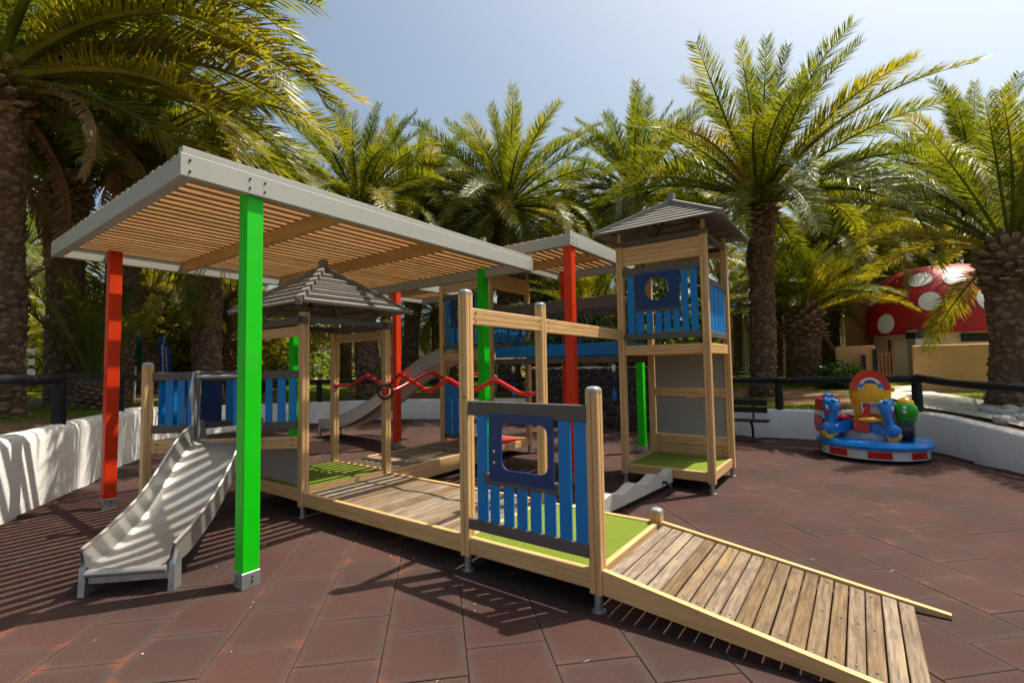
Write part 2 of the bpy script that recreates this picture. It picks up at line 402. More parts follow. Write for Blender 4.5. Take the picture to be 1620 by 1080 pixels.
def mat_box(name, x0, x1, y0, y1, z0, z1, mat, parent, c=.004):
    mb = MB(); mb.cbox((x0+x1)/2, (y0+y1)/2, 0, x1-x0, y1-y0, z1-z0, c)
    for i, v in enumerate(mb.v): mb.v[i] = (v[0]-(x0+x1)/2, v[1]-(y0+y1)/2, v[2])
    return mb.build(name, M[mat], parent, T((x0+x1)/2, (y0+y1)/2, (z0+z1)/2))
# panel built in a vertical plane: origin P0, horizontal unit d; s = distance, z = height, n = toward viewer
def holed_board(parent, name, P0, d, s0, s1, z0, z1, hole, mat, t=.015, off=0.0):
    # rectangular board with a rounded hole: hole = list of (s,z)
    n = len(hole); cs = sum(h[0] for h in hole)/n; cz = sum(h[1] for h in hole)/n
    outer = []
    for s, z in hole:
        dx, dz = s-cs, z-cz
        k = min(((s1-cs) if dx > 0 else (cs-s0))/max(abs(dx), 1e-6), ((z1-cz) if dz > 0 else (cz-z0))/max(abs(dz), 1e-6))
        outer.append((cs+dx*k, cz+dz*k))
    # snap nearest outer points to corners
    for c in ((s0,z0),(s0,z1),(s1,z0),(s1,z1)):
        i = min(range(n), key=lambda i: (outer[i][0]-c[0])**2 + (outer[i][1]-c[1])**2); outer[i] = c
    v = []; f = []
    for y in (-t/2, t/2):
        v += [(s-cs, y, z-cz) for s, z in outer] + [(s-cs, y, z-cz) for s, z in hole]
    for i in range(n):
        j = (i+1) % n
        f += [(i, j, n+j, n+i), (2*n+j, 2*n+i, 3*n+i, 3*n+j), (j, i, 2*n+i, 2*n+j), (n+i, n+j, 3*n+j, 3*n+i)]
    mb = MB(); mb.add(v, f)
    d = Vector((d[0], d[1], 0)).normalized(); y = Vector((0,0,1)).cross(d)
    m = Matrix((d, y, Vector((0,0,1)))).transposed().to_4x4(); p = Vector(P0) + d*cs + y*off; m.translation = Vector((p.x, p.y, cz))
    return mb.build(name, M[mat], parent, m)
def rounded_rect(s0, s1, z0, z1, r, skew=0, n=6):
    p = []
    for cx, cz, a in ((s1-r, z1-r, 0), (s0+r, z1-r, 90), (s0+r, z0+r, 180), (s1-r, z0+r, 270)):
        for k in range(n+1):
            t = R(a + 90*k/n); p.append((cx+r*math.cos(t), cz+r*math.sin(t)))
    return p
def circle(cs, cz, r, n=32): return [(cs+r*math.cos(2*math.pi*i/n), cz+r*math.sin(2*math.pi*i/n)) for i in range(n)]
def fence_panel(parent, P0, P1, rails, slats, t_rail=.045, label=None, inset=.05):
    # rails: (z0,z1,s0,s1) ; slats: (s0,s1,z0,z1,colour)
    g = sub('fence_panel', parent, label)
    P0 = Vector((P0[0], P0[1], 0)); d = (Vector((P1[0], P1[1], 0)) - P0); L = d.length; d.normalize()
    y = Vector((0,0,1)).cross(d)
    for z0, z1, s0, s1 in rails:
        a = P0 + d*s0; b = P0 + d*s1
        bar('rail', (a.x, a.y, (z0+z1)/2), (b.x, b.y, (z0+z1)/2), t_rail, z1-z0, 'dark', g, c=.006)
    for s0, s1, z0, z1, mt in slats:
        a = P0 + d*(s0+s1)/2 + y*random.uniform(-.002, .002)
        bar('slat', (a.x, a.y, z0), (a.x, a.y, z1), s1-s0, .02, mt, g, c=.004, up=(y.x, y.y, 0))
    return g
def board_run(name, parent, x0, x1, y0, y1, z, th, along, pitch, mat, gap=.006, wob=.004):
    # planks side by side; along = direction of a plank's length
    n = max(1, round(((y1-y0) if along == 'x' else (x1-x0))/pitch)); w = ((y1-y0) if along == 'x' else (x1-x0))/n
    for i in range(n):
        dz = random.uniform(-wob, wob)
        if along == 'x':
            y = y0 + w*(i+.5); bar(name, (x0, y, z+dz), (x1, y, z+dz), w-gap, th, mat, parent, c=.004)
        else:
            x = x0 + w*(i+.5); bar(name, (x, y0, z+dz), (x, y1, z+dz), w-gap, th, mat, parent, c=.004)
def pyramid_roof(parent, cx, cy, half, ze, za, n=7):
    g = sub('roof', parent)
    slope = math.atan2(za-ze, half); Ls = math.hypot(half, za-ze)
    key = ('roof', half, round(Ls, 3), n)
    if key not in _cache:
        ms = []
        for k in range(n):
            u0 = Ls*k/n; u1 = Ls*(k+1)/n + .012
            h0 = half*(1-u0/Ls); h1 = max(.02, half*(1-u1/Ls))
            lift0, lift1, th = .034, .012, .02
            v = [(-h0,u0,lift0),(h0,u0,lift0),(h1,u1,lift1),(-h1,u1,lift1),(-h0,u0,lift0-th),(h0,u0,lift0-th),(h1,u1,lift1-th),(-h1,u1,lift1-th)]
            mb = MB(); mb.add(v, [(0,1,2,3),(7,6,5,4),(4,5,1,0),(5,6,2,1),(6,7,3,2),(7,4,0,3)]); ms.append(mb.mesh('roof_board', M['roof']))
        _cache[key] = ms
    for q in range(4):
        base = T(cx, cy, ze) @ RZ(q*math.pi/2) @ T(0, -half, 0) @ Matrix.Rotation(slope, 4, 'X')
        for me in _cache[key]: put('roof_board', me, g, base)
    for q in range(4):
        sx, sy = ((1,1),(-1,1),(-1,-1),(1,-1))[q]
        bar('hip_rafter', (cx+sx*half*1.02, cy+sy*half*1.02, ze+.012), (cx+sx*.04, cy+sy*.04, za+.03), .07, .07, 'roof', g)
        # inner struts under the roof
        bar('strut', (cx+sx*half*.62, cy+sy*half*.62, ze-.03), (cx+sx*.05, cy+sy*.05, za-.10), .05, .07, 'dark', g)
    bar('finial', (cx, cy, za-.1), (cx, cy, za+.17), .10, .10, 'roof', g, c=.01)
    return g

# ---------------------------------------------------------------- the yard: loop of the low wall, ground, tiles
loop_ctrl = [(-6.2,-1.6,1.0),(-7.35,.15,1.0),(-8.18,1.03,.98),(-8.9,1.55,.99),(-9.64,2.04,1.0),(-11.2,2.95,1.0),(-12.3,3.75,.98),(-14.0,5.6,.82),(-14.6,7.6,.70),(-13.9,9.7,.66),(-12.1,11.3,.66),(-9.5,12.5,.66),
             (-6.8,13.0,.66),(-4.4,12.8,.64),(-2.4,12.35,.63),(-.9,12.4,.64),(.3,12.35,.68),(1.04,11.85,.70),(1.62,10.75,.62),(2.1,9.75,.56),(2.9,8.0,.55),(3.4,5.5,.55),(3.2,1.0,.6),(1.0,-2.6,.8),(-2.8,-3.4,.95)]
def catmull(P, n):
    out = []; m = len(P)
    for i in range(m):
        a, b, c, d = (Vector(P[(i+k-1) % m]) for k in range(4))
        for k in range(n):
            t = k/n; out.append(.5*((2*b) + (c-a)*t + (2*a-5*b+4*c-d)*t*t + (3*b-a-3*c+d)*t**3))
    return out
LOOP = catmull(loop_ctrl, 12)
NL = len(LOOP)
def loop_normal(i):
    d = LOOP[(i+1) % NL] - LOOP[i-1]; n = Vector((-d.y, d.x, 0)).normalized()
    c = Vector((-5, 5, 0))
    return n if n.dot(LOOP[i] - c) > 0 else -n
NORM = [loop_normal(i) for i in range(NL)]
def lawn_at(x, y):
    v = noise.noise(Vector((x*.33, y*.33, 1.7)))*.75 + noise.noise(Vector((x*.9, y*.9, 5.0)))*.35
    return v
def ground_z(top, d, x, y):
    z = top - .10 + (.42 + max(0, 1.1 - top - .42)*.9)*min(1, d/9)
    return z + .07*noise.noise(Vector((x*.35, y*.35, 0)))*min(1, d/2)
gd = [.16, .5, .9, 1.4, 2, 2.7, 3.5, 4.4, 5.4, 6.6, 8, 10, 12.5, 16, 20, 26, 36, 55, 90, 160, 300, 700]
mb = MB(); lawn = []
cen = Vector((-5, 5, 0))
for k, d in enumerate(gd):
    for i in range(NL):
        p = Vector((LOOP[i].x, LOOP[i].y, 0))
        far = (p - cen).normalized(); b = min(1, d/8); dirn = (NORM[i]*(1-b) + far*b).normalized()
        q = p + dirn*d
        mb.v.append((q.x, q.y, ground_z(LOOP[i].z, d, q.x, q.y))); lawn.append(lawn_at(q.x, q.y) + .62 - (.35 if d < 1.2 else 0))
for k in range(len(gd)-1):
    for i in range(NL):
        j = (i+1) % NL; mb.f.append((k*NL+i, k*NL+j, k*NL+NL+j, k*NL+NL+i))
# inner disc so the ground is one sheet
n0 = len(mb.v)
for i in range(NL):
    p = LOOP[i] + NORM[i]*.15; mb.v.append((p.x, p.y, -.06)); lawn.append(0)
for i in range(NL):
    j = (i+1) % NL; mb.f.append((n0+i, n0+j, j, i))
mb.v.append((-5, 5, -.06)); lawn.append(0)
for i in range(NL): mb.f.append((n0+(i+1) % NL, n0+i, n0+NL))
ground = mb.build('ground', M['soil'], smooth=True)
at = ground.data.attributes.new('lawn', 'FLOAT', 'POINT'); at.data.foreach_set('value', lawn)
tag(ground, kind='structure')

def inside(x, y):
    c = False
    for i in range(NL):
        a, b = LOOP[i], LOOP[i-1]
        if (a.y > y) != (b.y > y) and x < (b.x-a.x)*(y-a.y)/(b.y-a.y) + a.x: c = not c
    return c
floor = MB(); fl = [LOOP[i] + NORM[i]*.1 for i in range(0, NL, 3)]
floor.add([(p.x, p.y, -.028) for p in fl] + [(-5, 5, -.028)], [(i, (i+1) % len(fl), len(fl)) for i in range(len(fl))])
M['dust'] = paint('joint_dust', (.035,.014,.010), .95, .4, .5, sc=3, dirtc=(.20,.09,.04))
floor = floor.build('rubber_floor', M['dust']); tag(floor, kind='structure')
TS = .5
def tile_geo(mb, cx, cy, a, u0, v0, r0, r1, dz=0):
    s = TS/2 - .0022; c = .006
    ca, sa = math.cos(a), math.sin(a)
    rings = [(s, -.03), (s, -c*.7), (s-c, 0)]
    n = len(mb.v)
    for rr, z in rings:
        for x, y in ((-rr,-rr),(rr,-rr),(rr,rr),(-rr,rr)): mb.v.append((cx+x*ca-y*sa, cy+x*sa+y*ca, z+dz))
    mb.f.append((n+8, n+9, n+10, n+11))
    for k in range(2):
        for i in range(4):
            j = (i+1) % 4; mb.f.append((n+k*4+i, n+k*4+j, n+k*4+4+j, n+k*4+4+i))
    mb.uv.append((r0, r1))
def tile_uv(me, rnds):
    u1 = me.uv_layers.new(name='tile'); u2 = me.uv_layers.new(name='rnd')
    for t, (r0, r1) in enumerate(rnds):
        for fi in range(9):
            p = me.polygons[t*9+fi]
            for li in p.loop_indices:
                k = (me.loops[li].vertex_index - t*12) % 4
                s = .48 if me.loops[li].vertex_index - t*12 >= 8 else .5
                u1.data[li].uv = ((-s,-s),(s,-s),(s,s),(-s,s))[k]; u2.data[li].uv = (r0, r1)
variants = []
for k in range(16):
    mb = MB(); mb.uv = []; tile_geo(mb, 0, 0, 0, 0, 0, random.random(), random.random())
    me = mb.mesh('tile', M['tile']); tile_uv(me, mb.uv); variants.append(me)
TN = Vector((.70710678, .70710678, 0)); TT = Vector((-.70710678, .70710678, 0))
tiles = []
for a in range(-40, 60):
    n = .1556 + TS*(a+.5)
    for b in range(-40, 60):
        t = .258 + TS*(b+.5) + (.25 if a % 2 == 0 else 0)
        p = TN*n + TT*t
        if inside(p.x, p.y):
            dep = p.dot(_f); lat = p.dot(_r)
            if dep > .5 and abs(lat) < dep*1.15 + .4: tiles.append((p.length, p))
tiles.sort(key=lambda q: q[0])
for d, p in tiles[:300]:
    dz = random.uniform(-.003, .001)
    put('tile', random.choice(variants), floor, T(p.x, p.y, dz) @ RZ(R(45) + random.uniform(-.004, .004) + random.choice((0, math.pi))))
mb = MB(); mb.uv = []
for d, p in tiles[300:]:
    tile_geo(mb, p.x, p.y, R(45), 0, 0, random.random(), random.random(), random.uniform(-.003, .001))
me = mb.mesh('distant_tiles', M['tile']); tile_uv(me, mb.uv)
tag(put('distant_tiles', me, floor), kind='stuff')

# low whitewashed wall, rounded top
mb = MB(); WT = .30
prof = [(0, -.05), (0, .86), (.03, .96), (.09, 1.0), (.21, 1.0), (.27, .95), (.30, .86), (.30, -.05)]
for i in range(NL):
    p, nn = LOOP[i], NORM[i]; wob = .02*noise.noise(Vector((p.x*.9, p.y*.9, 2)))
    for o, hz in prof:
        z = hz*(p.z + wob) if hz > 0 else hz
        q = p + nn*(o + wob*(.6 if o < .1 else 0)); mb.v.append((q.x, q.y, z))
K = len(prof)
for i in range(NL):
    j = (i+1) % NL
    for k in range(K-1): mb.f.append((i*K+k, j*K+k, j*K+k+1, i*K+k+1))
wall = mb.build('low_wall', M['wall'], smooth=True)
tag(wall, 'low whitewashed rounded wall curving around the rubber tiled play yard', 'wall', kind='thing')

# black pole rail fence standing on the wall
fence = thing('pole_fence', 'black wooden pole rail fence on posts along the white wall', 'fence', (-9.6, 2.0, 1.0))
acc = [0]
for i in range(1, NL+1): acc.append(acc[-1] + (LOOP[i % NL].xy - LOOP[i-1].xy).length)
def along(s):
    s %= acc[-1]
    for i in range(NL):
        if acc[i+1] >= s:
            t = (s-acc[i])/(acc[i+1]-acc[i]); return LOOP[i].lerp(LOOP[(i+1) % NL], t), NORM[i]
s_start = acc[4*12] - .35
s = s_start; pts = []
while s < acc[-1] + s_start - .3:
    p, nn = along(s); q = p + nn*.15; pts.append((q.x, q.y, p.z)); s += 2.38
for i, q in enumerate(pts):
    n2 = along(s_start + 2.38*i)[1]
    ztop = q[2] + .66
    m2 = MB(); m2.tube([(0,0,-.12),(0,0,.3),(0,0,.62)], [.088,.084,.08], 12); m2.build('post', M['black'], fence, T(q[0], q[1], q[2]), True)
    a = Vector((q[0], q[1], ztop)); nx = pts[(i+1) % len(pts)]; b = Vector((nx[0], nx[1], nx[2]+.66))
    m2 = MB(); k = 7; pp = []; rr = []
    for j in range(k):
        w = a.lerp(b, j/(k-1)); w.z += .012*math.sin(i*3.1+j) - .015*math.sin(math.pi*j/(k-1)); pp.append(w-a); rr.append(.070 + .008*math.sin(i*1.7+j*2.1))
    m2.tube(pp, rr, 10); m2.build('rail', M['black'], fence, T(*a), True)

# ---------------------------------------------------------------- play structure
X1, X2, X4, X5, Y1, Y2, Y0 = -1.545, -2.755, -5.31, -6.52, 3.10, 4.31, 1.93
FT = .29   # deck height
def fascia(parent, p0, p1, z0=.15, z1=FT, w=.045, n=1, name='side_board', bolts=False):
    return bar(name, (p0[0], p0[1], (z0+z1)/2), (p1[0], p1[1], (z0+z1)/2), w, z1-z0, 'pine', parent, 'groove', n)
# entrance platform
ep = thing('entrance_platform', 'low entrance platform with green turf floor and blue window fence, between tall and short post', 'play platform', (-2.15, 3.7, 0))
post(ep, X1, Y1, 1.535); post(ep, X2, Y1, 2.365); post(ep, X2, Y2, 2.37); post(ep, X1, Y2, .385)
fascia(ep, (X2+.05, Y1-.01), (X1-.05, Y1-.01), n=2); fascia(ep, (X1, Y1+.05), (X1, Y2-.05), n=2); fascia(ep, (X2+.05, Y2), (X1-.05, Y2)); fascia(ep, (X2, Y1+.05), (X2, Y2-.05))
mat_box('turf_mat', X2+.03, X1-.025, Y1+.015, Y2-.025, .20, .278, 'turf', ep)
fx = lambda x: x - X2
sl = [(fx(-2.605), fx(-2.496), .44, 1.33, 'blue'), (fx(-1.822), fx(-1.721), .44, 1.33, 'blue'), (fx(-1.69), fx(-1.588), .44, 1.33, 'blue')]
for a, b in ((-2.472,-2.381),(-2.337,-2.24),(-2.206,-2.112),(-2.081,-1.985),(-1.955,-1.858)): sl.append((fx(a), fx(b), .44, .80, 'blue'))
g = fence_panel(ep, (X2, Y1-.035), (X1, Y1-.035), [(1.31,1.43,.06,1.17),(.765,.848,.225,.925),(.365,.458,.06,1.17)], sl, .04)
holed_board(g, 'window_board', (X2, Y1-.052, 0), (1,0), fx(-2.463), fx(-1.855), .80, 1.335, rounded_rect(fx(-2.34), fx(-1.905), .895, 1.265, .07), 'navy', .016)
for z in (1.035, .945):
    for k in range(1): bolt(g, (-2.41, Y1-.061, z), (0,-1,0), 'silver', .013)
bolt(g, (X2+.02, Y1-.05, 1.46), (0,0,1), 'bolt', .02)
# overhead beams from the tall posts to the near tower
bar('beam', (X2+.02, Y1+.045, 2.158), (X2+.02, Y2-.045, 2.158), .045, .145, 'pine', ep, 'groove', 2)
ob = bar('beam', (X2+.0, Y2+.045, 2.15), (-2.82, 6.62, 2.15), .045, .15, 'pine', ep, 'groove', 2)
for y in (Y1+.085, Y2-.085, Y2+.085):
    for z in (2.195, 2.12): bolt(ob, (X2+.048, y, z), (1,0,0))
# ramp
rp = thing('entrance_ramp', 'sloping wooden ramp of grey weathered planks leading up to the entrance platform', 'ramp', (-.6, 3.7, 0))
xe, ze = .36, .03
def rz(x): return FT - .005 + (ze - FT)*(x - X1)/(xe - X1)
n = 19
for i in range(n):
    a = X1 + .055 + (xe - .13 - X1 - .055)*i/n; b = X1 + .055 + (xe - .13 - X1 - .055)*(i+1)/n; xm = (a+b)/2
    slope = math.atan2(ze-FT, xe-X1)
    key = ('rampplank', i % 6)
    if key not in _cache:
        m2 = MB(); wv = (b-a)-.008+random.uniform(-.004,.003); m2.prism(prof_plain(wv, .035, .005), 'x', -.575, .575); _cache[key] = m2.mesh('plank', M['plank'])
    pl_ = put('plank', _cache[key], rp, T(xm, (Y1+Y2)/2 + random.uniform(-.008,.008), rz(xm)-.02+random.uniform(-.004,.004)) @ Matrix.Rotation(-slope, 4, 'Y') @ RZ(R(90)))
    for ys in (Y1+.10, (Y1+Y2)/2, Y2-.10): bolt(pl_, (xm+random.uniform(-.012,.012), ys+random.uniform(-.01,.01), rz(xm)-.002), (.12,0,1), 'silver', .006)
for y, x2 in ((Y1-.01, xe+.02), (Y2, xe+.06)):
    m2 = MB(); L = x2 - X1 - .05
    top0 = rz(X1+.05)+.02; top1 = rz(x2)+.012
    m2.add([(0,-.022,.02 if 0 else top0-.165),(L*.93,-.022,.004),(L,-.022,.004),(L,-.022,top1),(0,-.022,top0),
            (0,.022,top0-.165),(L*.93,.022,.004),(L,.022,.004),(L,.022,top1),(0,.022,top0)],
           [(0,1,2,3,4),(9,8,7,6,5),(4,3,8,9),(3,2,7,8),(0,4,9,5),(5,6,1,0),(6,7,2,1)])
    m2.build('side_board', M['pine'], rp, T(X1+.05, y, 0))
# plank deck between entrance platform and hut
pd = thing('plank_deck', 'low walkway deck of worn brown planks between the entrance platform and the grey roofed hut', 'deck', (-4.0, 3.7, 0))
fascia(pd, (X4+.05, Y1-.01), (X2-.05, Y1-.01), z0=.145, z1=.30, n=1); fascia(pd, (X4+.05, Y2), (X2-.05, Y2), z0=.145, z1=.30)
board_run('plank', pd, X4+.05, X2-.05, Y1+.02, Y2-.03, .262, .035, 'y', .107, 'plank', .007)
mat_box('joist', X4+.06, X2-.06, 3.65, 3.72, .17, .24, 'dark', pd)
# hut
ht = thing('play_hut', 'small open hut with a stepped grey pyramid roof on four wooden posts', 'play hut', (-5.91, 3.7, 0))
for x in (X4, X5):
    for y in (Y1, Y2): post(ht, x, y, 2.40, cap=False)
HF = .335
fascia(ht, (X5+.05, Y1-.01), (X4-.05, Y1-.01), .185, HF, n=1); fascia(ht, (X5+.05, Y2), (X4-.05, Y2), .185, HF); fascia(ht, (X4, Y1+.05), (X4, Y2-.05), .185, HF); fascia(ht, (X5, Y1+.05), (X5, Y2-.05), .185, HF)
mat_box('turf_mat', X5+.03, X4-.03, Y1+.02, Y2-.03, .24, .325, 'turf', ht)
for y in (Y1, Y2):
    bar('beam', (X5+.045, y, 2.18), (X4-.045, y, 2.18), .045, .125, 'pine', ht, 'groove', 2)
    bar('wall_plate', (X5-.1, y-.03, 2.30), (X4+.1, y-.03, 2.30), .05, .085, 'dark', ht)
for x in (X4, X5):
    bar('wall_plate', (x, Y1-.1, 2.315), (x, Y2+.1, 2.315), .05, .075, 'dark', ht)
m2 = MB(); m2.box(-.6, .6, -.008, .008, 0, .42); m2.build('play_board', M['board'], ht, T(-5.93, Y1+.05, .345))
pyramid_roof(ht, -5.90, 3.72, .83, 2.47, 3.05)
# red play wheel on the hut post
wh = sub('steering_wheel', ht, 'small black steering wheel with red hub on the hut post')
m2 = MB(); ring = [(.0, .095*math.cos(2*math.pi*i/24), .095*math.sin(2*math.pi*i/24)) for i in range(25)]
m2.tube(ring, .016, 8, False); m2.build('rim', M['black'], wh, T(X4+.07, Y2-.07, 1.40) @ RZ(R(-36)), True)
m2 = MB(); m2.lathe([(.05,0),(.045,.02),(.03,.035)], 16); m2.build('hub', M['redbar'], wh, T(X4+.05, Y2-.06, 1.40) @ RZ(R(-36)) @ Matrix.Rotation(R(90), 4, 'Y'), True)
# red wave bars
def smooth_path(P, n=5):
    P = [Vector(p) for p in P]; out = [P[0]]
    for i in range(1, len(P)-1):
        a = P[i] + (P[i-1]-P[i])*.18; c = P[i] + (P[i+1]-P[i])*.18
        for k in range(n+1): t = k/n; out.append(a*(1-t)**2 + P[i]*2*t*(1-t) + c*t*t)
    return out + [P[-1]]
def wavebar(label, P, n0, n1):
    t = thing('climbing_bar', label, 'climbing bar', P[0], group='red wave bars on the play deck')
    o = Vector(P[0]); m2 = MB(); m2.tube([p-o for p in smooth_path(P)], .026, 10); m2.build('bar', M['redbar'], t, T(*o), True)
    for p, n in ((P[0], n0), (P[-1], n1)):
        m2 = MB(); m2.lathe([(.045,-.03),(.042,-.018),(.022,-.008),(.022,.02)], 14); m2.build('flange', M['redbar'], t, Vector(n).to_track_quat('Z','Y').to_matrix().to_4x4().copy() if False else (Matrix.Translation(p) @ Vector(n).to_track_quat('Z','Y').to_matrix().to_4x4()), True)
wavebar('short red bar with a single hump between the two rear posts of the hut', [(-6.44,4.30,1.467),(-6.06,4.30,1.48),(-5.72,4.30,1.63),(-5.42,4.30,1.51),(-5.38,4.30,1.50)], (1,0,0), (-1,0,0))
wavebar('long red wavy bar along the rear of the plank deck', [(-5.22,4.31,1.50),(-5.018,4.31,1.645),(-4.441,4.31,1.395),(-4.134,4.31,1.585),(-3.758,4.31,1.405),(-3.381,4.31,1.572),(-3.038,4.31,1.41),(-2.83,4.31,1.415)], (1,0,0), (-1,0,0))
wavebar('red zigzag bar running back from the hut toward the far tower', [(X4,4.40,1.405),(X4,4.5,1.42),(X4,5.157,1.665),(X4,5.75,1.40),(X4,6.2,1.62),(-5.38,6.66,1.42)], (0,1,0), (0,-1,0))
# triangular slide platform with diagonal fence
sp = thing('slide_platform', 'raised corner platform with blue slat fence beside the short grey capped post', 'play platform', (-6.1, 2.7, 0))
post(sp, X5, Y0, 1.80)
dd = Vector((X4-X5, Y1-Y0, 0)); DL = dd.length; dd.normalize(); DP = Vector((X5, Y0, 0))
a = DP + dd*.06; b = DP + dd*(DL-.06)
bm = bar('beam', (a.x, a.y, .875), (b.x, b.y, .875), .045, .14, 'pine', sp, 'groove', 2)
nd = Vector((dd.y, -dd.x, 0))
for s in (.12, DL-.12):
    for z in (.91, .845):
        p = DP + dd*s + nd*.024; bolt(bm, (p.x, p.y, z), nd)
bar('beam', (X5, Y0+.05, .875), (X5, Y1-.05, .875), .045, .14, 'pine', sp, 'groove', 2)
m2 = MB(); m2.prism([(X5+.03, Y0+.05), (X4-.05, Y1-.03), (X5+.03, Y1-.03)], 'z', .90, .94)
m2.build('floor_board', M['dark'], sp)
sx = lambda x: (Vector((x, x+8.45, 0)) - DP).dot(dd)
sls = [(sx(a), sx(b), 1.09, 1.64, 'blue') for a, b in ((-6.386,-6.326),(-6.298,-6.242),(-6.222,-6.17),(-5.63,-5.576),(-5.536,-5.472),(-5.442,-5.387),(-5.877,-5.835))]
fence_panel(sp, (X5, Y0), (X4, Y1), [(1.62,1.715,.06,DL-.06),(1.025,1.117,.06,.42),(1.025,1.117,1.24,DL-.06)], sls, .04)
g = fence_panel(sp, (X5+.02, Y0), (X5+.02, Y1), [(1.02,1.10,.06,1.12),(1.60,1.68,.06,1.12)], [(.1,.2,1.06,1.64,'blue'),(.24,.34,1.06,1.64,'blue'),(.82,.92,1.06,1.64,'blue'),(.98,1.08,1.06,1.64,'blue')], .04)
mat_box('solid_board', X5-.008, X5+.01, Y0+.38, Y0+.78, 1.06, 1.64, 'navy', g)
# steel slides
def slide(label, O, D, zt, ze, run, half=.31, hood=True, wallh=.17, flat=.18, name='slide', feet_s=None):
    t = thing(name, label, 'slide', (O[0]+D[0]*run*.5, O[1]+D[1]*run*.5, 0), group='steel play slides')
    D = Vector((D[0], D[1], 0)).normalized(); Wd = Vector((D.y, -D.x, 0))*-1; O = Vector((O[0], O[1], 0))
    N_ = 26
    def z(s):
        if s < 0: return zt
        k = s/run
        e = 0.5 - 0.5*math.cos(math.pi*min(1, max(0, (k+.02)/.90)))
        return zt + (ze - zt)*(.62*e + .38*min(1, k/.86)) + .022*math.sin(k*2*math.pi*1.5)*(1 if k < 1 else 0)
    ss = [-flat + (run+flat)*i/N_ for i in range(N_+1)]
    # bed
    mb = MB(); prof = [(-half, .0), (-half+.03, -.03), (-half*.5, -.04), (0, -.043), (half*.5, -.04), (half-.03, -.03), (half, 0)]
    for off in (0, -.012):
        for s in ss:
            for w, h in prof: q = O + D*s + Wd*w; mb.v.append((q.x, q.y, z(s)+h+off))
    K = len(prof); n1 = (N_+1)*K
    for i in range(N_):
        for k in range(K-1):
            a = i*K+k; mb.f.append((a, a+K, a+K+1, a+1)); mb.f.append((n1+a+1, n1+a+K+1, n1+a+K, n1+a))
    mb.build('bed', M['steel'], t, smooth=True)
    for sg in (-1, 1):
        mb = MB()
        for s in ss:
            hh = wallh*(1 - .25*max(0, (s/run-.8)/.2)); q = O + D*s + Wd*(half*sg); q2 = O + D*s + Wd*((half+.035)*sg); q3 = O + D*s + Wd*((half+.045)*sg)
            mb.v += [(q.x, q.y, z(s)-.01), (q2.x, q2.y, z(s)+hh), (q3.x, q3.y, z(s)+hh-.004), (q2.x, q2.y, z(s)-.05)]
        for i in range(N_):
            for k in range(4):
                j = (k+1) % 4; mb.f.append((i*4+k, i*4+4+k, i*4+4+j, i*4+j) if sg > 0 else (i*4+j, i*4+4+j, i*4+4+k, i*4+k))
        mb.build('side_wall', M['steel'], t, smooth=True)
        mb = MB(); pp = []
        for s in ss: hh = wallh*(1 - .25*max(0, (s/run-.8)/.2)); q = O + D*s + Wd*((half+.04)*sg); pp.append((q.x, q.y, z(s)+hh))
        mb.tube(pp, .017, 8); mb.build('rail', M['steel'], t, smooth=True)
        q = O + D*(run-.05) + Wd*((half+.03)*sg)
        mb = MB(); mb.prism([(-.05, 0), (.06, 0), (.05, .20), (0.0, .29), (-.05, .26)], 'y', -.022, .022)
        mb.build('foot', M['zinc'], t, T(q.x, q.y, 0) @ RZ(math.atan2(D.y, D.x)))
        if hood:
            mb = MB(); mb.prism([(-.05, -.05), (.12, -.12), (.10, .30), (.16, .55), (.10, .78), (-.05, .80)], 'y', -.012, .012)
            q = O + D*.02 + Wd*((half+.02)*sg); mb.build('hood_side', M['zinc'], t, T(q.x, q.y, zt-.03) @ RZ(math.atan2(D.y, D.x)))
    if hood:
        a = O + D*.1 + Wd*half; b = O + D*.1 - Wd*half
        mb = MB(); mb.tube([(a.x, a.y, zt+.70), (b.x, b.y, zt+.70)], .02, 10); mb.build('hood_bar', M['zinc'], t, smooth=True)
    a = O + D*run + Wd*half; b = O + D*run - Wd*half
    mb = MB(); mb.tube([(a.x, a.y, z(run)-.05), (b.x, b.y, z(run)-.05)], .032, 12); mb.build('end_roll', M['steel'], t, smooth=True)
    a2 = a - D*.03; b2 = b - D*.03
    bar('end_plate', (a2.x, a2.y, z(run)-.105), (b2.x, b2.y, z(run)-.105), .02, .07, 'zinc', t)
    return t
DC = DP + dd*(DL/2)
slide('short stainless steel slide in front, striped with pergola shadows', (DC.x, DC.y), (.7071, -.7071), .96, .225, 1.74, .285)
# rear plank deck from the hut to the far tower
FX0, FX1, FY0, FY1 = -6.60, -5.40, 6.75, 7.95
rd = thing('rear_deck', 'low brown plank deck running back from the hut to the far tower', 'deck', (-5.95, 5.5, 0))
fascia(rd, (X4-.02, Y2+.05), (FX1, FY0-.05), .06, .30, n=1); fascia(rd, (X5, Y2+.05), (FX0, FY0-.05), .145, .30)
board_run('plank', rd, FX0+.1, FX1-.0, Y2+.05, FY0-.06, .262, .035, 'x', .107, 'plank', .007)
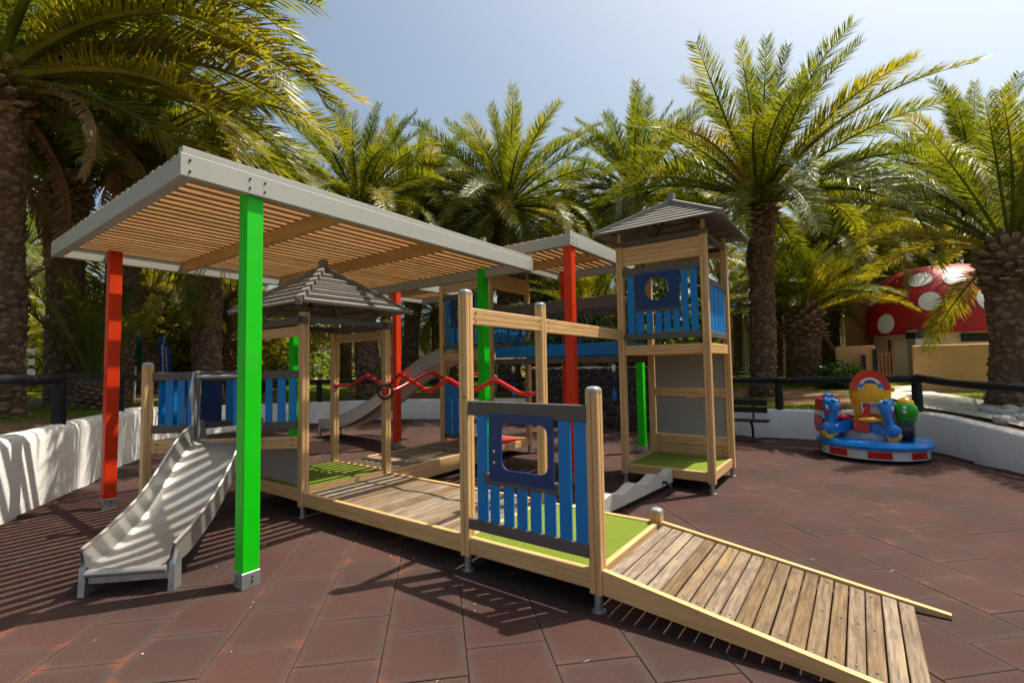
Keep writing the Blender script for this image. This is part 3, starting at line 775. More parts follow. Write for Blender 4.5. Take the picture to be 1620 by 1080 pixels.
# towers
def tower(name, label, x0, x1, y0, y1, near):
    t = thing(name, label, 'play tower', ((x0+x1)/2, (y0+y1)/2, 0), group='roofed play towers')
    for x in (x0, x1):
        for y in (y0, y1): post(t, x, y, 3.52, cap=False)
    for x in (x0, x1):
        for y in (y0, y1): bar('roof_prop', (x, y, 3.52), (x, y, 3.66), .045, .045, 'pine', t)
    for za, zb, n in ((.147,.275,2),(1.85,1.99,2)):
        fascia(t, (x0+.045, y0), (x1-.045, y0), za, zb, n=n); fascia(t, (x0+.045, y1), (x1-.045, y1), za, zb, n=n)
        fascia(t, (x0, y0+.045), (x0, y1-.045), za, zb, n=n); fascia(t, (x1, y0+.045), (x1, y1-.045), za, zb, n=n)
    mat_box('turf_mat' if near else 'red_floor', x0+.025, x1-.025, y0+.025, y1-.025, .2, .265, 'turf' if near else 'redfloor', t)
    board_run('floor_plank', t, x0+.03, x1-.03, y0+.03, y1-.03, 1.93, .03, 'x', .12, 'plank')
    bar('beam', (x0+.045, y0, 3.31), (x1-.045, y0, 3.31), .04, .275, 'pine', t, 'groove', 3)
    bar('beam', (x0+.045, y1, 3.40), (x1-.045, y1, 3.40), .04, .10, 'pine', t, 'groove', 1)
    for y in (y0-.03, y1+.03): bar('wall_plate', (x0-.05, y, 3.49), (x1+.05, y, 3.49), .045, .07, 'dark', t)
    for x in (x0, x1): bar('wall_plate', (x, y0-.05, 3.49), (x, y1+.05, 3.49), .045, .07, 'dark', t)
    w = x1 - x0
    f = lambda x: x + 2.83
    sl = [(f(a), f(b), 2.13, z1, 'blue') for a, b, z1 in ((-2.715,-2.612,3.03),(-1.935,-1.845,3.03),(-1.812,-1.72,3.03),(-2.589,-2.476,2.48),(-2.44,-2.345,2.48),(-2.31,-2.215,2.48),(-2.185,-2.09,2.48),(-2.06,-1.965,2.48))]
    g = fence_panel(t, (x0, y0-.03), (x1, y0-.03), [(3.005,3.12,.05,w-.05),(2.46,2.54,f(-2.60),f(-1.95)),(2.066,2.155,.05,w-.05)], sl, .04)
    holed_board(g, 'window_board', (x0, y0-.047, 0), (1,0), f(-2.575), f(-1.955), 2.50, 3.02, circle(f(-2.27), 2.785, .172), 'navy', .016)
    for x, yA, yB in ((x1, y0, y1), (x0, y0, y1)):
        if (near and x == x1) or (not near and x == x1):
            n = 9; sl2 = [(.1 + (y1-y0-.2)*i/n + .01, .1 + (y1-y0-.2)*(i+1)/n - .012, 2.13, 2.84, 'blue') for i in range(n)]
            fence_panel(t, (x, yA), (x, yB), [(2.80,2.89,.05,y1-y0-.05),(2.07,2.155,.05,y1-y0-.05)], sl2, .04)
    if near:
        for za, zb in ((.575,1.175),(1.33,1.85)):
            mat_box('back_board', x0+.06, x1-.05, y1-.01, y1+.01, za, zb, 'board', t)
        b1 = bar('beam', (x0+.05, y1, 1.255), (x1-.05, y1, 1.255), .045, .14, 'pine', t, 'groove', 1)
        b2 = bar('beam', (x0+.05, y1, .50), (x1-.05, y1, .50), .045, .14, 'pine', t, 'groove', 1)
        b3 = bar('beam', (x0+.05, y1, .35), (x1-.05, y1, .35), .045, .14, 'pine', t, 'groove', 1)
        for bb, zc in ((b1,1.255),(b2,.5),(b3,.35)):
            for x in (x0+.12, x1-.12):
                for dz in (-.035,.035): bolt(bb, (x, y1-.024, zc+dz), (0,-1,0))
    else:
        bar('beam', (x1, y0+.045, 3.30), (x1, y1-.045, 3.30), .04, .30, 'pine', t, 'groove', 3)
        n = 3; fence_panel(t, (x0, y0), (x1, y0), [(.36,.45,.05,w-.05)], [(.06,.22,.40,1.45,'blue'),(.24,.40,.40,1.45,'blue'),(.42,.56,.40,1.45,'navy')], .04)
    pyramid_roof(t, (x0+x1)/2+.03, (y0+y1)/2-.08, .87, 3.60, 4.12)
    return t
tower('play_tower', 'tall near tower with grey slat roof, round window board and green turf floor', -2.83, -1.63, 6.67, 7.87, True)
tower('play_tower', 'far tower with blue fence and round window board, half hidden behind the green pergola post', FX0, FX1, FY0, FY1, False)
slide('long steel slide running down left from the far tower', (FX0-.02, 7.35), (-1, 0), 1.92, .26, 4.7, .30, False, .24)
# wobbly bridge between the towers
br = thing('hanging_bridge', 'blue sided hanging bridge with rope netting between the two towers', 'bridge', (-4.1, 7.3, 1.85))
bx0, bx1 = FX1+.07, -2.90
for y in (6.83, 7.80):
    bar('blue_board', (bx0, y, 1.97), (bx1, y, 1.97), .03, .195, 'blue', br)
    bar('top_beam', (bx0, y, 2.70), (bx1, y, 2.70), .07, .20, 'dark', br, c=.01)
    bar('lower_beam', (bx0, y, 1.80), (bx1, y, 1.80), .06, .10, 'dark', br, c=.01)
    for k in range(9):
        xa = bx0 + .15 + (bx1-bx0-.3)*k/8
        m2 = MB()
        m2.tube([(xa, y, 2.61), (xa+.13, y, 2.33), (xa, y, 2.06)], .009, 6); m2.tube([(xa, y, 2.61), (xa-.13, y, 2.33), (xa, y, 2.06)], .009, 6)
        m2.build('net_rope', M['rope'], br)
        bolt(br, (xa, y-.02, 2.60), (0,0,-1), 'silver', .022)
    m2 = MB(); m2.tube([(bx0, y, 2.33), (bx1, y, 2.33)], .009, 6); m2.build('net_rope', M['rope'], br)
    m2 = MB(); m2.tube([(bx0, y, 2.15), ((bx0+bx1)/2, y, 2.10), (bx1, y, 2.15)], .012, 6); m2.build('net_rope', M['rope'], br)
for k in range(14):
    x = bx0 + .1 + (bx1-bx0-.2)*k/13
    bar('tread', (x, 6.86, 1.90), (x, 7.77, 1.90), .13, .03, 'plank', br)
for x, lab in ((-4.95,'left'), (-4.35,'middle'), (-3.05,'right')):
    hr = thing('hanging_rope', 'blue hanging rope with bead handle under the bridge, %s one of three' % lab, 'rope', (x, 6.83, 1.2), group='blue ropes under the bridge')
    m2 = MB(); m2.tube([(0,0,1.75),(0,0,1.3)], .011, 6); m2.build('rope', M['bluerope'], hr, T(x, 6.83, 0))
    m2 = MB(); m2.lathe([(.012,1.16),(.03,1.19),(.035,1.25),(.02,1.33),(.012,1.36)], 12); m2.build('handle', M['blue'], hr, T(x, 6.83, 0), True)
    m2 = MB(); m2.lathe([(.0,1.74),(.035,1.72),(.04,1.66),(.015,1.60)], 12); m2.build('socket', M['silver'], hr, T(x, 6.83, 0), True)
# wavy balance beam
bb = thing('balance_beam', 'pale grey wavy topped balance beam between the entrance platform and near tower', 'balance beam', (-2.3, 5.5, 0))
A = Vector((-2.46, 4.40, .06)); B = Vector((-2.20, 6.63, .10)); L = (B-A).length; m2 = MB(); poly = [(0, 0), (L, 0)]
for i in range(61):
    x = L*(1-i/60); poly.append((x, .155 + .028*math.sin(x*2*math.pi/.56 + .6)))
m2.prism(poly, 'y', -.065, .065); m2.build('beam_board', M['concrete'], bb, frame(A, B), True)
for q in (.12, .86):
    p = A.lerp(B, q); m2 = MB(); m2.tube([(-.1,0,.04),(.12,0,.04),(.17,0,-.0),(.17,0,-.11)], .02, 8); m2.lathe([(.06,-.115),(.06,-.105),(.02,-.1)], 12, (.17,0,0)); m2.build('bracket', M['bolt'], bb, T(p.x, p.y, .115), True)
# ---------------------------------------------------------------- pergolas
def shoe(parent, x, y, w=.135):
    mat_box('steel_shoe', x-w/2-.004, x+w/2+.004, y-w/2-.004, y+w/2+.004, 0, .125, 'zinc', parent, .003)
    for z in (.05, .085):
        bolt(parent, (x+w/2+.004, y+.01, z), (1,0,0)); bolt(parent, (x-.01, y-w/2-.004, z), (0,-1,0))
def pergola(label, x0, x1, y0, y1, rafters, posts, zb=3.15, zt=3.325, pitch=.148, dirn='y'):
    t = thing('pergola', label, 'pergola', ((x0+x1)/2, (y0+y1)/2, 0), group='slatted shade pergolas')
    zc, h = (zb+zt)/2, zt-zb
    bw = .07
    fb = bar('edge_beam', (x1-bw/2, y0, zc), (x1-bw/2, y1, zc), bw, h, 'grey', t, c=.006)
    bar('edge_beam', (x0+bw/2, y0, zc), (x0+bw/2, y1, zc), bw, h, 'grey', t, c=.006)
    bar('edge_beam', (x0+bw+.002, y0+.05, zc), (x1-bw-.002, y0+.05, zc), .10, h-.004, 'grey', t, c=.006)
    bar('edge_beam', (x0+bw+.002, y1-.05, zc), (x1-bw-.002, y1-.05, zc), .10, h-.004, 'grey', t, c=.006)
    for y in rafters: bar('rafter', (x0+bw+.002, y, zc-.004), (x1-bw-.002, y, zc-.004), .055, h-.012, 'slat', t, c=.006)
    n = round((x1-x0-.09)/pitch)
    for i in range(n+1):
        x = x1 - .045 - (x1-x0-.09)*i/n
        zs = zt + (.0265 if i == 0 else -.008 + random.uniform(-.002,.002))
        bar('slat', (x, y0+.006+random.uniform(0,.008), zs), (x, y1-.006-random.uniform(0,.008), zs), .078, .05, 'grey' if i == 0 else 'slat', t, c=.003)
    for x, y, c in posts:
        p = put('post', bar_mesh(zt-.01, prof_plain(.135,.135,.006), c, 'pergola_post|%s' % c), t, frame((x,y,0),(x,y,zt-.01)))
        p['label'] = '%s painted pergola post' % ('bright green' if c == 'green' else 'orange red')
        shoe(p, x, y)
        if abs(x - x1) < .2:
            for dy in (-.06, .06):
                for z in (zb+.05, zb+.125): bolt(fb, (x1+.001, y+dy, z), (1,0,0))
    for z in (zb+.045, zb+.13): bolt(fb, (x1+.001, y0+.06, z), (1,0,0)); bolt(fb, (x1+.001, y1-.06, z), (1,0,0))
    return t
pergola('large pergola in front with grey edge beams and wooden slats, nearest the camera', -7.92, -3.94, 1.335, 5.98, (2.73, 4.19), [(-4.043,1.886,'green'), (-7.83,1.93,'red'), (-7.83,4.40,'green'), (-4.87,5.91,'green')])
pergola('small pergola behind the large one, held by the red post next to the near tower', -5.06, -3.38, 6.15, 8.65, (7.38,), [(-3.47,6.27,'red'), (-4.86,8.56,'red')], zb=3.50, zt=3.675)
pergola('small rear pergola left of the far tower, held by a red post beyond the hut', -9.75, -8.02, 6.75, 9.25, (8.0,), [(-8.12,6.88,'red')], zb=3.50, zt=3.675)
gp = thing('green_pole', 'lone green square pole standing behind the near tower', 'pole', (-3.50, 9.1, 0))
p = put('post', bar_mesh(1.75, prof_plain(.135,.135,.006), 'green', 'pergola_post|green'), gp, frame((-3.50,9.1,0),(-3.50,9.1,1.75)))
shoe(p, -3.50, 9.1)

# ---------------------------------------------------------------- palms
def frond_mesh(name, mat, bend, seed, vee=26, leaf=.165, pairs=120, fold=0.0, width=.0076, petiole=.10):
    rnd = random.Random(seed); mb = MB(); N_ = 22
    pts = []; tang = []; p = Vector((0,0,0)); side = rnd.uniform(-.12, .12)
    for i in range(N_+1):
        s = i/N_; a = -R(bend)*(s**1.35); yw = side*s*s
        d = Vector((math.cos(a)*math.cos(yw), math.cos(a)*math.sin(yw), math.sin(a)))
        pts.append(p.copy()); tang.append(d); p = p + d/N_
    mb.tube(pts, [max(.0012, .0125*(1-i/N_)**.9 + (.012 if i < 2 else 0)) for i in range(N_+1)], 5)
    def at(s):
        x = s*N_; i = min(N_-1, int(x)); t = x-i
        return pts[i].lerp(pts[i+1], t), tang[i].lerp(tang[i+1], t).normalized()
    for k in range(pairs):
        s = petiole + (1-petiole)*(k+.5)/pairs
        for sg in (-1, 1):
            sj = min(.999, max(0, s + rnd.uniform(-.004, .004))); q, d = at(sj)
            b = Vector((0,1,0)) - d*d.y; b.normalize(); n = d.cross(b).normalized()
            prof = min(1, .25 + 1.6*((sj-petiole)/(1-petiole)))*(1 - .62*max(0, (sj-.45)/.55)**1.4)
            L = leaf*prof*rnd.uniform(.85, 1.12)
            fwd = R(rnd.uniform(38, 56) if sj > .25 else rnd.uniform(48, 75)); v = R(vee + rnd.uniform(-20, 22))
            out = (b*sg*math.cos(v) + n*math.sin(v)); dr = (d*math.cos(fwd) + out*math.sin(fwd)).normalized()
            droop = Vector((0,0,-1))*(.16 + fold)*rnd.uniform(.4, 1.5)
            wdt = width*rnd.uniform(.8, 1.15)*(.6 + .4*prof); wv = d.cross(dr).cross(dr).normalized()*wdt*.5
            q1 = q + dr*L*.5 + droop*L*.25; q2 = q + (dr + droop).normalized()*L
            j = len(mb.v); mb.v += [tuple(q-wv*.7), tuple(q+wv*.7), tuple(q1+wv), tuple(q1-wv), tuple(q2)]
            mb.f += [(j,j+1,j+2,j+3), (j+3,j+2,j+4)]
    return mb.mesh(name, mat)
FR = {'frond': [], 'frond_y': [], 'frond_d': []}
for i, bnd in enumerate((16, 34, 52, 72, 95, 118)):
    for j in range(2):
        FR['frond'].append((bnd, frond_mesh('frond', M['frond'], bnd + 6*j, 10*i+j)))
        if bnd > 30: FR['frond_y'].append((bnd, frond_mesh('frond', M['frond_y'], bnd + 6*j, 200+10*i+j, vee=18)))
for j in range(3): FR['frond_d'].append((60, frond_mesh('frond', M['frond_d'], 50+25*j, 400+j, vee=-18, leaf=.10, fold=.8)))
def pick(kind, bend, rnd):
    L = sorted(FR[kind], key=lambda q: abs(q[0]-bend) + rnd.random()*8); return L[0][1]
def trunk_mesh(h, r, seed, flare=1.25, rough=1.0):
    rnd = random.Random(seed); mb = MB(); n = 18; m = max(8, int(h*4)); tip = []
    rad = lambda z: r*(1 + (flare-1)*math.exp(-z/.45) + .06*math.sin(z*2.3+seed) + (.16*math.exp(-((h-z)/.6)**2)))
    prof = [(rad(h*i/m)*.95, h*i/m) for i in range(m+1)]; prof[0] = (prof[0][0], -.4)
    mb.lathe(prof, n); tip += [0.0]*len(mb.v)
    step = .08; rows = int(h/step); per = max(6, int(2*math.pi*r/.20))
    for i in range(rows):
        ph = rnd.uniform(0, .5)
        for k in range(per):
            if rnd.random() < .10 and i < rows - 8: continue
            t = 2*math.pi*(k + (.5 if i % 2 else 0) + ph*.5 + rnd.uniform(-.25,.25))/per; z = i*step + rnd.uniform(-.04,.04) + .05
            R_ = rad(z)*.95; sz = rnd.uniform(.6,1.35); w = math.pi/per*1.05*sz; hh = step*rnd.uniform(.7,1.4); o = (rnd.uniform(.008,.03) + (rnd.random() < .25)*rnd.uniform(.02,.05))*rough
            if i > rows - 9: o = o*1.6 + .012*(i-rows+9)
            c, s = math.cos, math.sin; sk_ = rnd.uniform(-.4,.4)*w; up_ = rnd.uniform(-.1,.7)
            v = [(R_*c(t-w), R_*s(t-w), z+rnd.uniform(-.02,.02)), (R_*c(t+sk_), R_*s(t+sk_), z-hh), (R_*c(t+w), R_*s(t+w), z+rnd.uniform(-.02,.02)), (R_*c(t), R_*s(t), z+hh*.9), ((R_+o)*c(t-w*.4+sk_*.5), (R_+o)*s(t-w*.4+sk_*.5), z+hh*up_), ((R_+o*rnd.uniform(.6,1.2))*c(t+w*.4+sk_*.5), (R_+o)*s(t+w*.4+sk_*.5), z+hh*up_)]
            mb.add(v, [(0,1,4),(1,5,4),(1,2,5),(2,3,5),(3,4,5),(3,0,4)]); tv = rnd.uniform(.1,1); tip += [0,0,0,0,tv,tv]
    me = mb.mesh('trunk', M['bark'])
    a = me.attributes.new('tip', 'FLOAT', 'POINT'); a.data.foreach_set('value', tip); return me
def heart_mesh(r, seed):
    rnd = random.Random(seed); mb = MB(); mb.lathe([(r*.9,-.3),(r*1.12,-.05),(r*1.05,.25),(r*.7,.5),(r*.3,.65)], 14); tip = [0.0]*len(mb.v)
    for k in range(70):   # cut leaf bases
        t = k*2.39996; z = -.35 + .75*k/70; el = R(-5 + 70*k/70); R_ = r*(1.05 - .4*max(0, z)); L = rnd.uniform(.10,.26)
        d = Vector((math.cos(t)*math.cos(el), math.sin(t)*math.cos(el), math.sin(el))); p = Vector((R_*math.cos(t)*.9, R_*math.sin(t)*.9, z))
        b = Vector((-math.sin(t), math.cos(t), 0)); nn = d.cross(b)
        w0, w1, th = .075, .045, .03
        v = [p-b*w0-nn*th, p+b*w0-nn*th, p+b*w0+nn*th, p-b*w0+nn*th]; e = p+d*L
        v += [e-b*w1-nn*th*.6, e+b*w1-nn*th*.6, e+b*w1+nn*th*.6, e-b*w1+nn*th*.6]
        mb.add(v, [(4,5,6,7),(0,1,5,4),(1,2,6,5),(2,3,7,6),(3,0,4,7)]); tip += [0]*4 + [1]*4
    me = mb.mesh('crown', M['bark']); a = me.attributes.new('tip', 'FLOAT', 'POINT'); a.data.foreach_set('value', tip); return me
HEART = [heart_mesh(.36, 1), heart_mesh(.36, 2)]
_tr = {}
def palm(label, base, top, L, n, seed, r=.34, ymix=.25, dry=3, lo=-30, fruit=False, wind=0, up_bias=1.0, name='palm_tree', group='palm trees around the play yard', hi=84, skip=None, extra=()):
    rnd = random.Random(seed)
    t = thing(name, label, 'palm tree', base, group=group)
    b = Vector(base); tp = Vector(top); h = (tp-b).length
    key = (round(h*2)/2, round(r, 2), seed % 2)
    if h > .6:
        if key not in _tr: _tr[key] = trunk_mesh(key[0], r, seed)
        d = (tp-b).normalized(); m = d.to_track_quat('Z', 'Y').to_matrix().to_4x4() @ RZ(rnd.uniform(0, 6.28)) @ Matrix.Diagonal((1,1,h/key[0],1)); m.translation = b
        put('trunk', _tr[key], t, m)
    sc = r/.36
    cr = put('crown', HEART[seed % 2], t, T(*tp) @ RZ(rnd.uniform(0, 6.28)) @ Matrix.Scale(sc, 4))
    def add(kind, az, el, ln, bend):
        if skip and skip(az, el): return
        m = T(tp.x, tp.y, tp.z+.12*sc) @ RZ(az) @ Matrix.Rotation(-el, 4, 'Y') @ T(r*.55, 0, 0) @ Matrix.Rotation(rnd.uniform(-.5,.5), 4, 'X') @ Matrix.Diagonal((ln, ln*rnd.uniform(.9,1.1), ln, 1))
        put('frond', pick(kind, bend, rnd), cr, m)
    n = int(n*1.5)
    for i in range(n):
        q = (i+.5)/n; az = i*2.39996 + rnd.uniform(-.2,.2)
        el = R(hi + (lo-hi)*q**.85 + rnd.uniform(-7,7)); bend = 18 + 82*q**.9*up_bias + rnd.uniform(-14,14)
        kind = 'frond_y' if (q > .42 and rnd.random() < ymix*1.5) or rnd.random() < ymix*.3 else 'frond'
        ln = L*(.72 + .34*math.sin(min(1, q*1.6+.25)*math.pi*.5))*rnd.uniform(.88,1.08)
        if wind: el += wind*math.cos(az - .64)*.2
        add(kind, az, el, ln, bend)
    for i in range(dry):
        az = rnd.uniform(0, 6.28); add('frond_d', az, R(rnd.uniform(-62,-25)), L*rnd.uniform(.55,.8), 60)
    for kind, az, el, ln, bend in extra: add(kind, R(az), R(el), ln, bend)
    if fruit:
        mb = MB()
        for k in range(150):
            a = rnd.choice((.3, 2.1, 3.9, 5.2)) + rnd.gauss(0,.16); s0 = Vector((math.cos(a)*.25, math.sin(a)*.25, .55)); e = s0 + Vector((math.cos(a)*rnd.uniform(.25,.75)+rnd.gauss(0,.1), math.sin(a)*rnd.uniform(.25,.75)+rnd.gauss(0,.1), rnd.uniform(.45,1.0)))
            mb.tube([s0, s0.lerp(e,.6)+Vector((0,0,.12)), e], [.012,.014,.01], 4)
        mb.build('fruit_cluster', M['fruit'], t, T(*tp))
    return t
B = 'palm trees around the play yard'
palm('huge palm at the left edge with rough trunk and long drooping brown tipped fronds', (-12.66,1.45,.7), (-12.42,1.28,6.9), 6.0, 44, 3, .43, .65, 4, -14, extra=[('frond_d',36,15,4.2,110),('frond_d',30,-5,3.6,90),('frond_d',48,-15,3.4,70),('frond_d',20,5,4.6,110),('frond_y',42,20,6.2,70),('frond_y',52,35,6.2,80),('frond_y',33,42,6.4,90),('frond',58,12,5.6,60),('frond_y',38,8,6.0,75),('frond_y',47,50,6.6,105),('frond_d',40,28,5.4,80),('frond_d',55,0,4.6,60),('frond_y',28,30,6.4,95),('frond',36,55,6.4,110)], skip=lambda az, el: math.cos(az+R(7)) > .80 and el < R(25))
palm('palm with brown old fronds and dark trunk just right of left red post', (-15.24,3.77,.8), (-14.58,3.89,7.1), 4.3, 42, 4, .36, .3, 4, 0, up_bias=.75)
palm('dark stout palm trunk standing between the huge left palm and the red post', (-14.9,2.85,.8), (-14.8,2.7,6.0), 3.2, 28, 5, .36, .25, 1, 20, up_bias=.6)
palm('short palm with low fan of fronds behind the green parasol', (-20.45,6.17,.95), (-20.32,6.07,4.3), 2.6, 34, 6, .36, .7, 1, 0)
palm('slim distant palm left of the thick trunk behind the slide platform', (-26.2,9.4,1.0), (-26.0,9.3,5.2), 3.3, 40, 7, .28, .5, 3)
palm('thick bulging palm trunk seen behind the slide platform, left of the green post', (-14.96,5.83,.8), (-14.83,5.68,6.3), 3.4, 30, 8, .38, .3, 1, 22, up_bias=.6)
palm('short palm whose crown shows just left of the front green post', (-20.3,8.8,.95), (-20.16,8.7,4.4), 2.6, 34, 9, .36, .7, 1, 0)
palm('slim pale ringed palm trunk seen through the hut', (-22.7,15.7,1.0), (-22.6,15.6,7.4), 3.2, 44, 10, .30, .3, 4)
palm('palm rising behind the large pergola, thick dark trunk seen through the hut', (-14.18,10.73,.75), (-14.2,10.4,7.3), 3.9, 58, 11, .40, .2, 4, -35)
palm('palm with dark trunk behind the long steel slide', (-16.1,14.3,.9), (-15.4,14.3,8.6), 3.7, 52, 12, .36, .2, 4, -35)
palm('large dark green palm in the middle above the small pergola', (-11.6,15.7,.9), (-11.43,15.41,8.05), 4.5, 66, 13, .42, .18, 7, -42, hi=88)
palm('tall palm behind the near tower roof, left of the fruiting palm', (-8.2,21.3,1.0), (-8.0,21.0,9.3), 4.6, 62, 14, .40, .18, 5, -38, hi=88)
palm('small far palm beside the lamp post right of the near tower', (-5.95,31.6,1.05), (-5.85,31.4,5.2), 3.0, 36, 15, .26, .4, 3)
palm('tall palm with orange fruit and bare trunk behind the bench, right of near tower', (-2.35,16.0,.72), (-2.19,15.82,6.35), 4.75, 42, 16, .35, .22, 1, -6, True, 1.0, .75, hi=88)
palm('slender palm partly hidden behind the fruiting palm trunk', (-3.38,27.3,1.0), (-3.2,27.1,6.0), 3.2, 38, 17, .28, .4, 3)
palm('squat palm with upright fronds just right of the fruiting palm', (-1.63,19.9,.95), (-1.55,19.8,3.1), 2.8, 40, 18, .50, .4, 1, 22, up_bias=.6)
palm('grey ringed palm trunk between the squat palm and the mushroom house', (-1.01,24.0,1.0), (-.83,23.9,6.2), 4.0, 50, 19, .37, .5, 3, -8)
palm('tall palm behind the mushroom house near the right edge', (4.34,29.1,1.05), (4.4,29.0,8.8), 5.2, 54, 20, .38, .2, 4, -35, hi=88)
palm('thick brown palm trunk at the right edge with yellow drooping fronds over the mushroom house', (2.55,13.9,.62), (2.62,13.85,3.7), 3.3, 44, 21, .40, .75, 0, -4, up_bias=.8, skip=lambda az, el: (math.sin(az) < -.55 and el < R(40)) or (math.cos(az) < -.3 and el < R(24)))
palm('young trunkless palm with upright green stems left of the red pergola post', (-13.52,3.04,.95), (-13.52,3.04,1.25), 2.7, 7, 22, .25, .2, 0, 60, up_bias=.3, hi=88)
palm('low palm with upright green fronds seen under the beam of the hanging bridge', (-7.8,15.3,.8), (-7.8,15.3,2.6), 3.0, 40, 23, .34, .35, 2, 10, hi=88, up_bias=.6)
palm('bushy low palm behind the hanging bridge, left of the small pergola red post', (-10.3,17.0,.85), (-10.3,17.0,3.0), 3.2, 42, 24, .34, .3, 2, 5, hi=88, up_bias=.7)
for i, (x, y, z, L_, lab) in enumerate(((-23.5,5.2,2.6,2.4,'small bright palm far behind the dark trunk left of the red post'), (-26.5,7.9,2.8,2.5,'small sunlit palm far behind the blue banner'), (-24.5,11.2,2.7,2.4,'small sunlit palm glimpsed left of the hut post'))):
    palm(lab, (x, y, .95), (x, y, z), L_, 30, 30+i, .30, .8, 1, 0, up_bias=.8)
G = 'distant palms filling the grove behind the yard'
far = [(-12.7,23.0,9.3,3.9),(-18.6,20.0,9.2,3.8),(-23.0,13.0,9.0,3.8),(1.0,31.0,6.4,4.2),(-17.2,17.1,4.3,3.0),(-7.2,28.2,9.0,4.0),(-32,12,8.0,4),(-33,4.5,7.6,4),(-24,19.5,8.4,4),(9.5,31,7.2,4.2),(3.2,33,8,4.2),(-2,36,8.2,4.2),(-14,30,9.4,4.2),(-20,28,9.4,4.2)]
ORD = ('first','second','third','fourth','fifth','sixth','seventh','eighth','ninth','tenth','eleventh','twelfth','thirteenth','fourteenth','fifteenth')
bearing = lambda q: Vector((q[0], q[1], 0)).dot(_r)/Vector((q[0], q[1], 0)).dot(_f)
far.sort(key=bearing)
for i, (x, y, z, L_) in enumerate(far):
    palm('distant palm, %s from the left in the far row behind the play yard' % ORD[i], (x, y, .95), (x+random.uniform(-.3,.3), y, z), L_, 40, 60+i, .33, .4, 3, -30, name='distant_palm', group=G)
# ---------------------------------------------------------------- undergrowth, lawn, shrub
def leaf_cloud(name, mat, cl, n, size, seed):
    rnd = random.Random(seed); mb = MB()
    for _ in range(n):
        c, r = rnd.choice(cl); u = Vector((rnd.gauss(0,1), rnd.gauss(0,1), rnd.gauss(0,1))).normalized()*(rnd.random()**.4)
        p = Vector((c[0]+u.x*r[0], c[1]+u.y*r[1], c[2]+u.z*r[2])); a = Vector((rnd.uniform(-1,1), rnd.uniform(-1,1), rnd.uniform(-.6,1))).normalized(); b = a.orthogonal().normalized(); b.rotate(Matrix.Rotation(rnd.uniform(0,6.28), 3, a))
        s = size*rnd.uniform(.6,1.3); q = p + a*s; m_ = p + a*s*.5
        j = len(mb.v); mb.v += [tuple(p), tuple(m_+b*s*.22), tuple(q), tuple(m_-b*s*.22)]; mb.f.append((j,j+1,j+2,j+3))
    return mb.mesh(name, mat)
rnd = random.Random(5)
cl = []
for i in range(150):
    a = rnd.uniform(52, 178); d = rnd.uniform(34, 48); s = rnd.uniform(1.2, 3.0)
    if 127 < a < 148 or 89 < a < 107: d += 14
    a = R(a)
    cl.append(((math.cos(a)*d, math.sin(a)*d, rnd.uniform(1.5, 4.6)), (s*1.3, s*1.3, s)))
for i in range(40):
    a = R(rnd.uniform(148, 179)); d = rnd.uniform(24, 36); s = rnd.uniform(.8, 1.8)
    cl.insert(0, ((math.cos(a)*d, math.sin(a)*d, rnd.uniform(1.6, 4.2)), (s*1.3, s*1.3, s)))
for i in range(26):
    a = R(rnd.uniform(152, 173)); d = rnd.uniform(21, 27); s = rnd.uniform(.5, 1.0)
    cl.insert(0, ((math.cos(a)*d, math.sin(a)*d, rnd.uniform(1.2, 3.4)), (s*1.4, s*1.4, s)))
for i in range(14):
    a = R(rnd.uniform(108, 122)); d = rnd.uniform(20, 26); s = rnd.uniform(1.2, 2.0)
    cl.append(((math.cos(a)*d, math.sin(a)*d, rnd.uniform(1.6, 4.0)), (s*1.3, s*1.3, s)))
tag(put('far_greenery', leaf_cloud('far_greenery', M['frond_y'], cl[:116], 36000, .38, 1)), 'yellow green bushes massed far behind the palms', 'greenery', kind='stuff')
tag(put('far_greenery', leaf_cloud('far_greenery', M['shrub'], cl[116:], 22000, .55, 2)), 'dark green bushes massed far behind the palms', 'greenery', kind='stuff')
sh = thing('round_shrub', 'glossy round green shrub beside the orange garden wall', 'shrub', (-.55,18.6,.9))
put('leaves', leaf_cloud('leaves', M['shrub'], [((0,0,.35),(.62,.62,.45)), ((.3,.1,.3),(.45,.45,.4)), ((-.3,0,.25),(.4,.4,.35))], 2600, .13, 3), sh, T(-.55,18.6,.9))
m2 = MB()
for k in range(6): a = k*1.05; m2.tube([(0,0,-.1),(.12*math.cos(a),.12*math.sin(a),.2),(.35*math.cos(a),.35*math.sin(a),.5)], [.02,.015,.008], 5)
m2.build('stems', M['bark'], sh, T(-.55,18.6,.9))
# lawn blades where the ground is grassy
mb = MB(); rnd = random.Random(9)
def gz(x, y):
    best = min(range(0, NL, 2), key=lambda i: (LOOP[i].x-x)**2 + (LOOP[i].y-y)**2); p = LOOP[best]
    return ground_z(p.z, math.hypot(p.x-x, p.y-y), x, y)
cnt = 0
while cnt < 3400:
    i = rnd.randrange(36, NL-60); d = rnd.uniform(.4, 9); q = LOOP[i] + NORM[i]*d
    if lawn_at(q.x, q.y) + .62 < .5: continue
    z0 = gz(q.x, q.y); cnt += 1
    for _ in range(14):
        x, y = q.x + rnd.gauss(0,.18), q.y + rnd.gauss(0,.18); a = rnd.uniform(0,6.28); h = rnd.uniform(.03,.09); w = .006
        j = len(mb.v); mb.v += [(x-w*math.cos(a), y-w*math.sin(a), z0-.03), (x+w*math.cos(a), y+w*math.sin(a), z0-.03), (x+rnd.gauss(0,.02), y+rnd.gauss(0,.02), z0+h)]; mb.f.append((j,j+1,j+2))
tag(mb.build('grass', M['grass']), 'short yellow green lawn grass under the palms', 'grass', kind='stuff')

